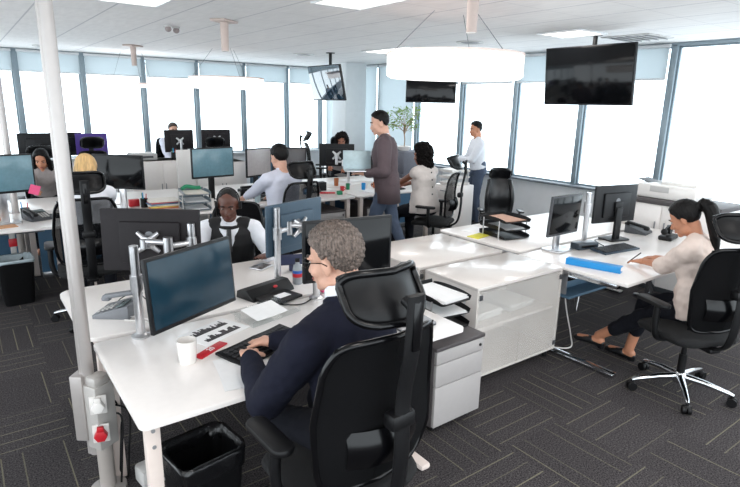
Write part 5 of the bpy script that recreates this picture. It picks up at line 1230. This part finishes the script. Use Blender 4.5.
h.tube(smooth_path([(0.095, 0.0, -0.03), (0.085, 0.06, -0.07), (0.05, 0.105, -0.075)], 5), 0.003, 6)
o = h.build('headset', BLK_PL, P2['root']); o.matrix_local = P2['HM']

# --- the writing woman on the right
make_chair('office_chair', 'black mesh chair with polished star base under the writing woman', (3.83, 1.51, 0), -22, 0.48, 'mesh')
P3 = person('woman in a cream blouse with a long dark ponytail, writing at the right desk', (4.03, 1.53, 0), 8, 0.49, 12, 1.0, 'tan', (0, 32), (0, 0.04, -0.01),
            hands=((4.08, 1.99, 0.785), (4.28, 1.98, 0.785)), hand_dirs=((0.1, 1, -0.15), (-0.5, 0.8, -0.1)), hair='ponytail', hair_col='black', top=CREAM, top_len='elbow', bottom=CHAR, female=True, vox=0.009, hv=0.007,
            feet=((3.90, 2.28, 0.09), (4.02, 1.98, 0.09)), shoes='heels', bare_ankle=True, hem=0.07, top_th=0.022, wrinkle=0.010)
t = thing('pen', 'slim pen held in the writing woman\'s hand', 'pen', (4.09, 2.09, 0.78)); t.rotation_euler = (R_(40), R_(15), 0)
MB().cyl((0, 0, -0.045), (0, 0, 0.08), 0.004).build('barrel', BLK_PL, t); MB().cyl((0, 0, -0.055), (0, 0, -0.045), 0.001, 0.004).build('tip', SILVER, t)

# --- the walking man with a laptop
P4 = person('man in a grey brown suit walking past with an open laptop in his hands', (4.02, 5.10, 0), 50, 0, 4, 1.08, 'light', (10, 14), (0, 0.02, 0), stand=True, hair='short', hair_col='black', top=BRSUIT, bottom=JEANS, vox=0.011,
            hands=((3.74, 5.16, 1.12), (3.86, 5.33, 1.12)), hand_dirs=((-0.8, 0.5, 0.05), (-0.8, 0.5, 0.05)), feet=((3.92, 5.30, 0.09), (4.20, 4.90, 0.11)), shoes='flat', top_th=0.024)
collar(P4, WSHIRT, 0.064, 0.05, 'shirt_collar')
q = MB(); q.loft([(P4['pel']-P4['up']*0.20, 0.186, 0.142, None), (P4['pel'], 0.186, 0.140, None), (P4['pel']+P4['up']*0.12, 0.180, 0.134, None)], 28); q.build('jacket_skirt', BRSUIT, P4['root'], ang=180)
t = thing('laptop', 'open pale laptop carried by the walking man', 'laptop', (3.70, 5.24, 1.145), R_(-28))
MB().prism(rrect(0.33, 0.23, 0.012), 0, 0.014, None, 0.003).build('base', SILVER, t); MB().box((0, 0.145, 0.115), (0.33, 0.008, 0.22), 0.002, rotm(R_(-14), 0, 0)).build('lid', mat('laptop_pale', (170, 190, 196), 0.35, 0.3), t)
# --- the person at the window
P5 = person('person in a pale shirt and blue trousers standing at the right windows', (6.70, 6.14, 0), 60, 0, 4, 0.99, 'tan', (10, 8), stand=True, hair='short', hair_col='black', top=WSHIRT, bottom=JEANS, vox=0.012, hands=((6.40, 6.32, 1.08), (6.50, 6.46, 1.06)), shoes='flat')
# --- the sleeveless woman
make_chair('office_chair', 'black chair of the sleeveless woman, seen from its right side', (4.82, 5.12, 0), 30, 0.48, 'open')
P6 = person('woman in a white sleeveless top with curly dark hair, back turned', (4.74, 5.22, 0), 4, 0.53, 4, 1.08, 'brown', (24, 12), hair='curly', hair_col='curl', top=mat('ivory_top', (222, 212, 206), 0.8, var=0.03), top_len='none', bottom=CHAR, female=True, vox=0.010, hem=0.07, hemw=-0.008,
            hands=((4.56, 5.84, 0.79), (4.86, 5.88, 0.79)), shoes='flat', top_th=0.016)
q = MB()
for k in range(5):
    p = P6['nb']-P6['up']*(0.06+0.085*k)-P6['fw']*(0.104+0.030*math.sin(PI*(0.15+0.17*k))); q.ell(p, (0.010, 0.006, 0.010), u=10, v=8)
q.build('back_buttons', BLK_PL, P6['root'])
# --- left rows
P7 = person('woman with long dark hair and a grey top looking down, at the left', (0.82, 8.16, 0), 172, 0.46, 14, 1.0, 'tan', (-8, 26), hair='long', hair_col='black', top=GREYT, bottom=CHAR, female=True, vox=0.012, hands=((0.98, 7.46, 0.79), (0.66, 7.46, 0.79)))
make_chair('office_chair', 'black chair behind the dark haired woman looking down', (0.84, 8.30, 0), 176, 0.44, 'mesh')
make_chair('office_chair', 'black chair with wide headrest of the person in white, left side', (0.78, 5.12, 0), -6, 0.50, 'open', wide=1.08)
P8 = person('person in a white top with blond hair bent over the left desk, back turned', (0.85, 5.22, 0), -6, 0.57, 14, 1.04, 'light', (-10, 34), hair='bob', hair_col='blond', top=WSHIRT, bottom=CHAR, female=True, vox=0.012, hands=((0.74, 5.90, 0.79), (1.04, 5.88, 0.79)))
make_chair('office_chair', 'black chair of the man in the pale shirt, seen from behind', (2.82, 5.26, 0), 4, 0.48, 'open')
P9 = person('man in a pale shirt with short dark hair, back turned to the camera', (2.79, 5.34, 0), 10, 0.52, 4, 1.08, 'light', (-2, 8), hair='short', hair_col='black', top=LBLUE, bottom=CHAR, vox=0.011, hands=((2.56, 5.98, 0.79), (2.92, 6.0, 0.79)))
collar(P9, LBLUE, 0.066, 0.05, 'shirt_collar')
P10 = person('woman with big curly black hair behind the silver mounted monitor', (5.33, 8.06, 0), 145, 0.54, 4, 1.02, 'brown', (0, 6), hair='afro', hair_col='curl', top=GREYT, bottom=CHAR, female=True, vox=0.012, hands=((4.98, 7.50, 0.79), (4.72, 7.52, 0.79)))
make_chair('office_chair', 'black chair of the curly haired woman facing the camera', (5.36, 8.14, 0), 150, 0.50, 'open')
make_chair('office_chair', 'black chair turned sideways left of the curly haired woman', (5.40, 8.86, 0), -120, 0.56, 'open')
P11 = person('man mostly hidden behind the farthest monitor by the windows', (3.26, 10.72, 0), 178, 0.60, 4, 1.02, 'light', (0, 8), hair='short', hair_col='brown', top=LBLUE, bottom=CHAR, vox=0.012, hands=((3.40, 10.14, 0.79), (3.04, 10.14, 0.79)))
make_chair('office_chair', 'black chair of the man by the farthest windows', (3.24, 10.80, 0), 178, 0.56, 'mesh', headrest=False)
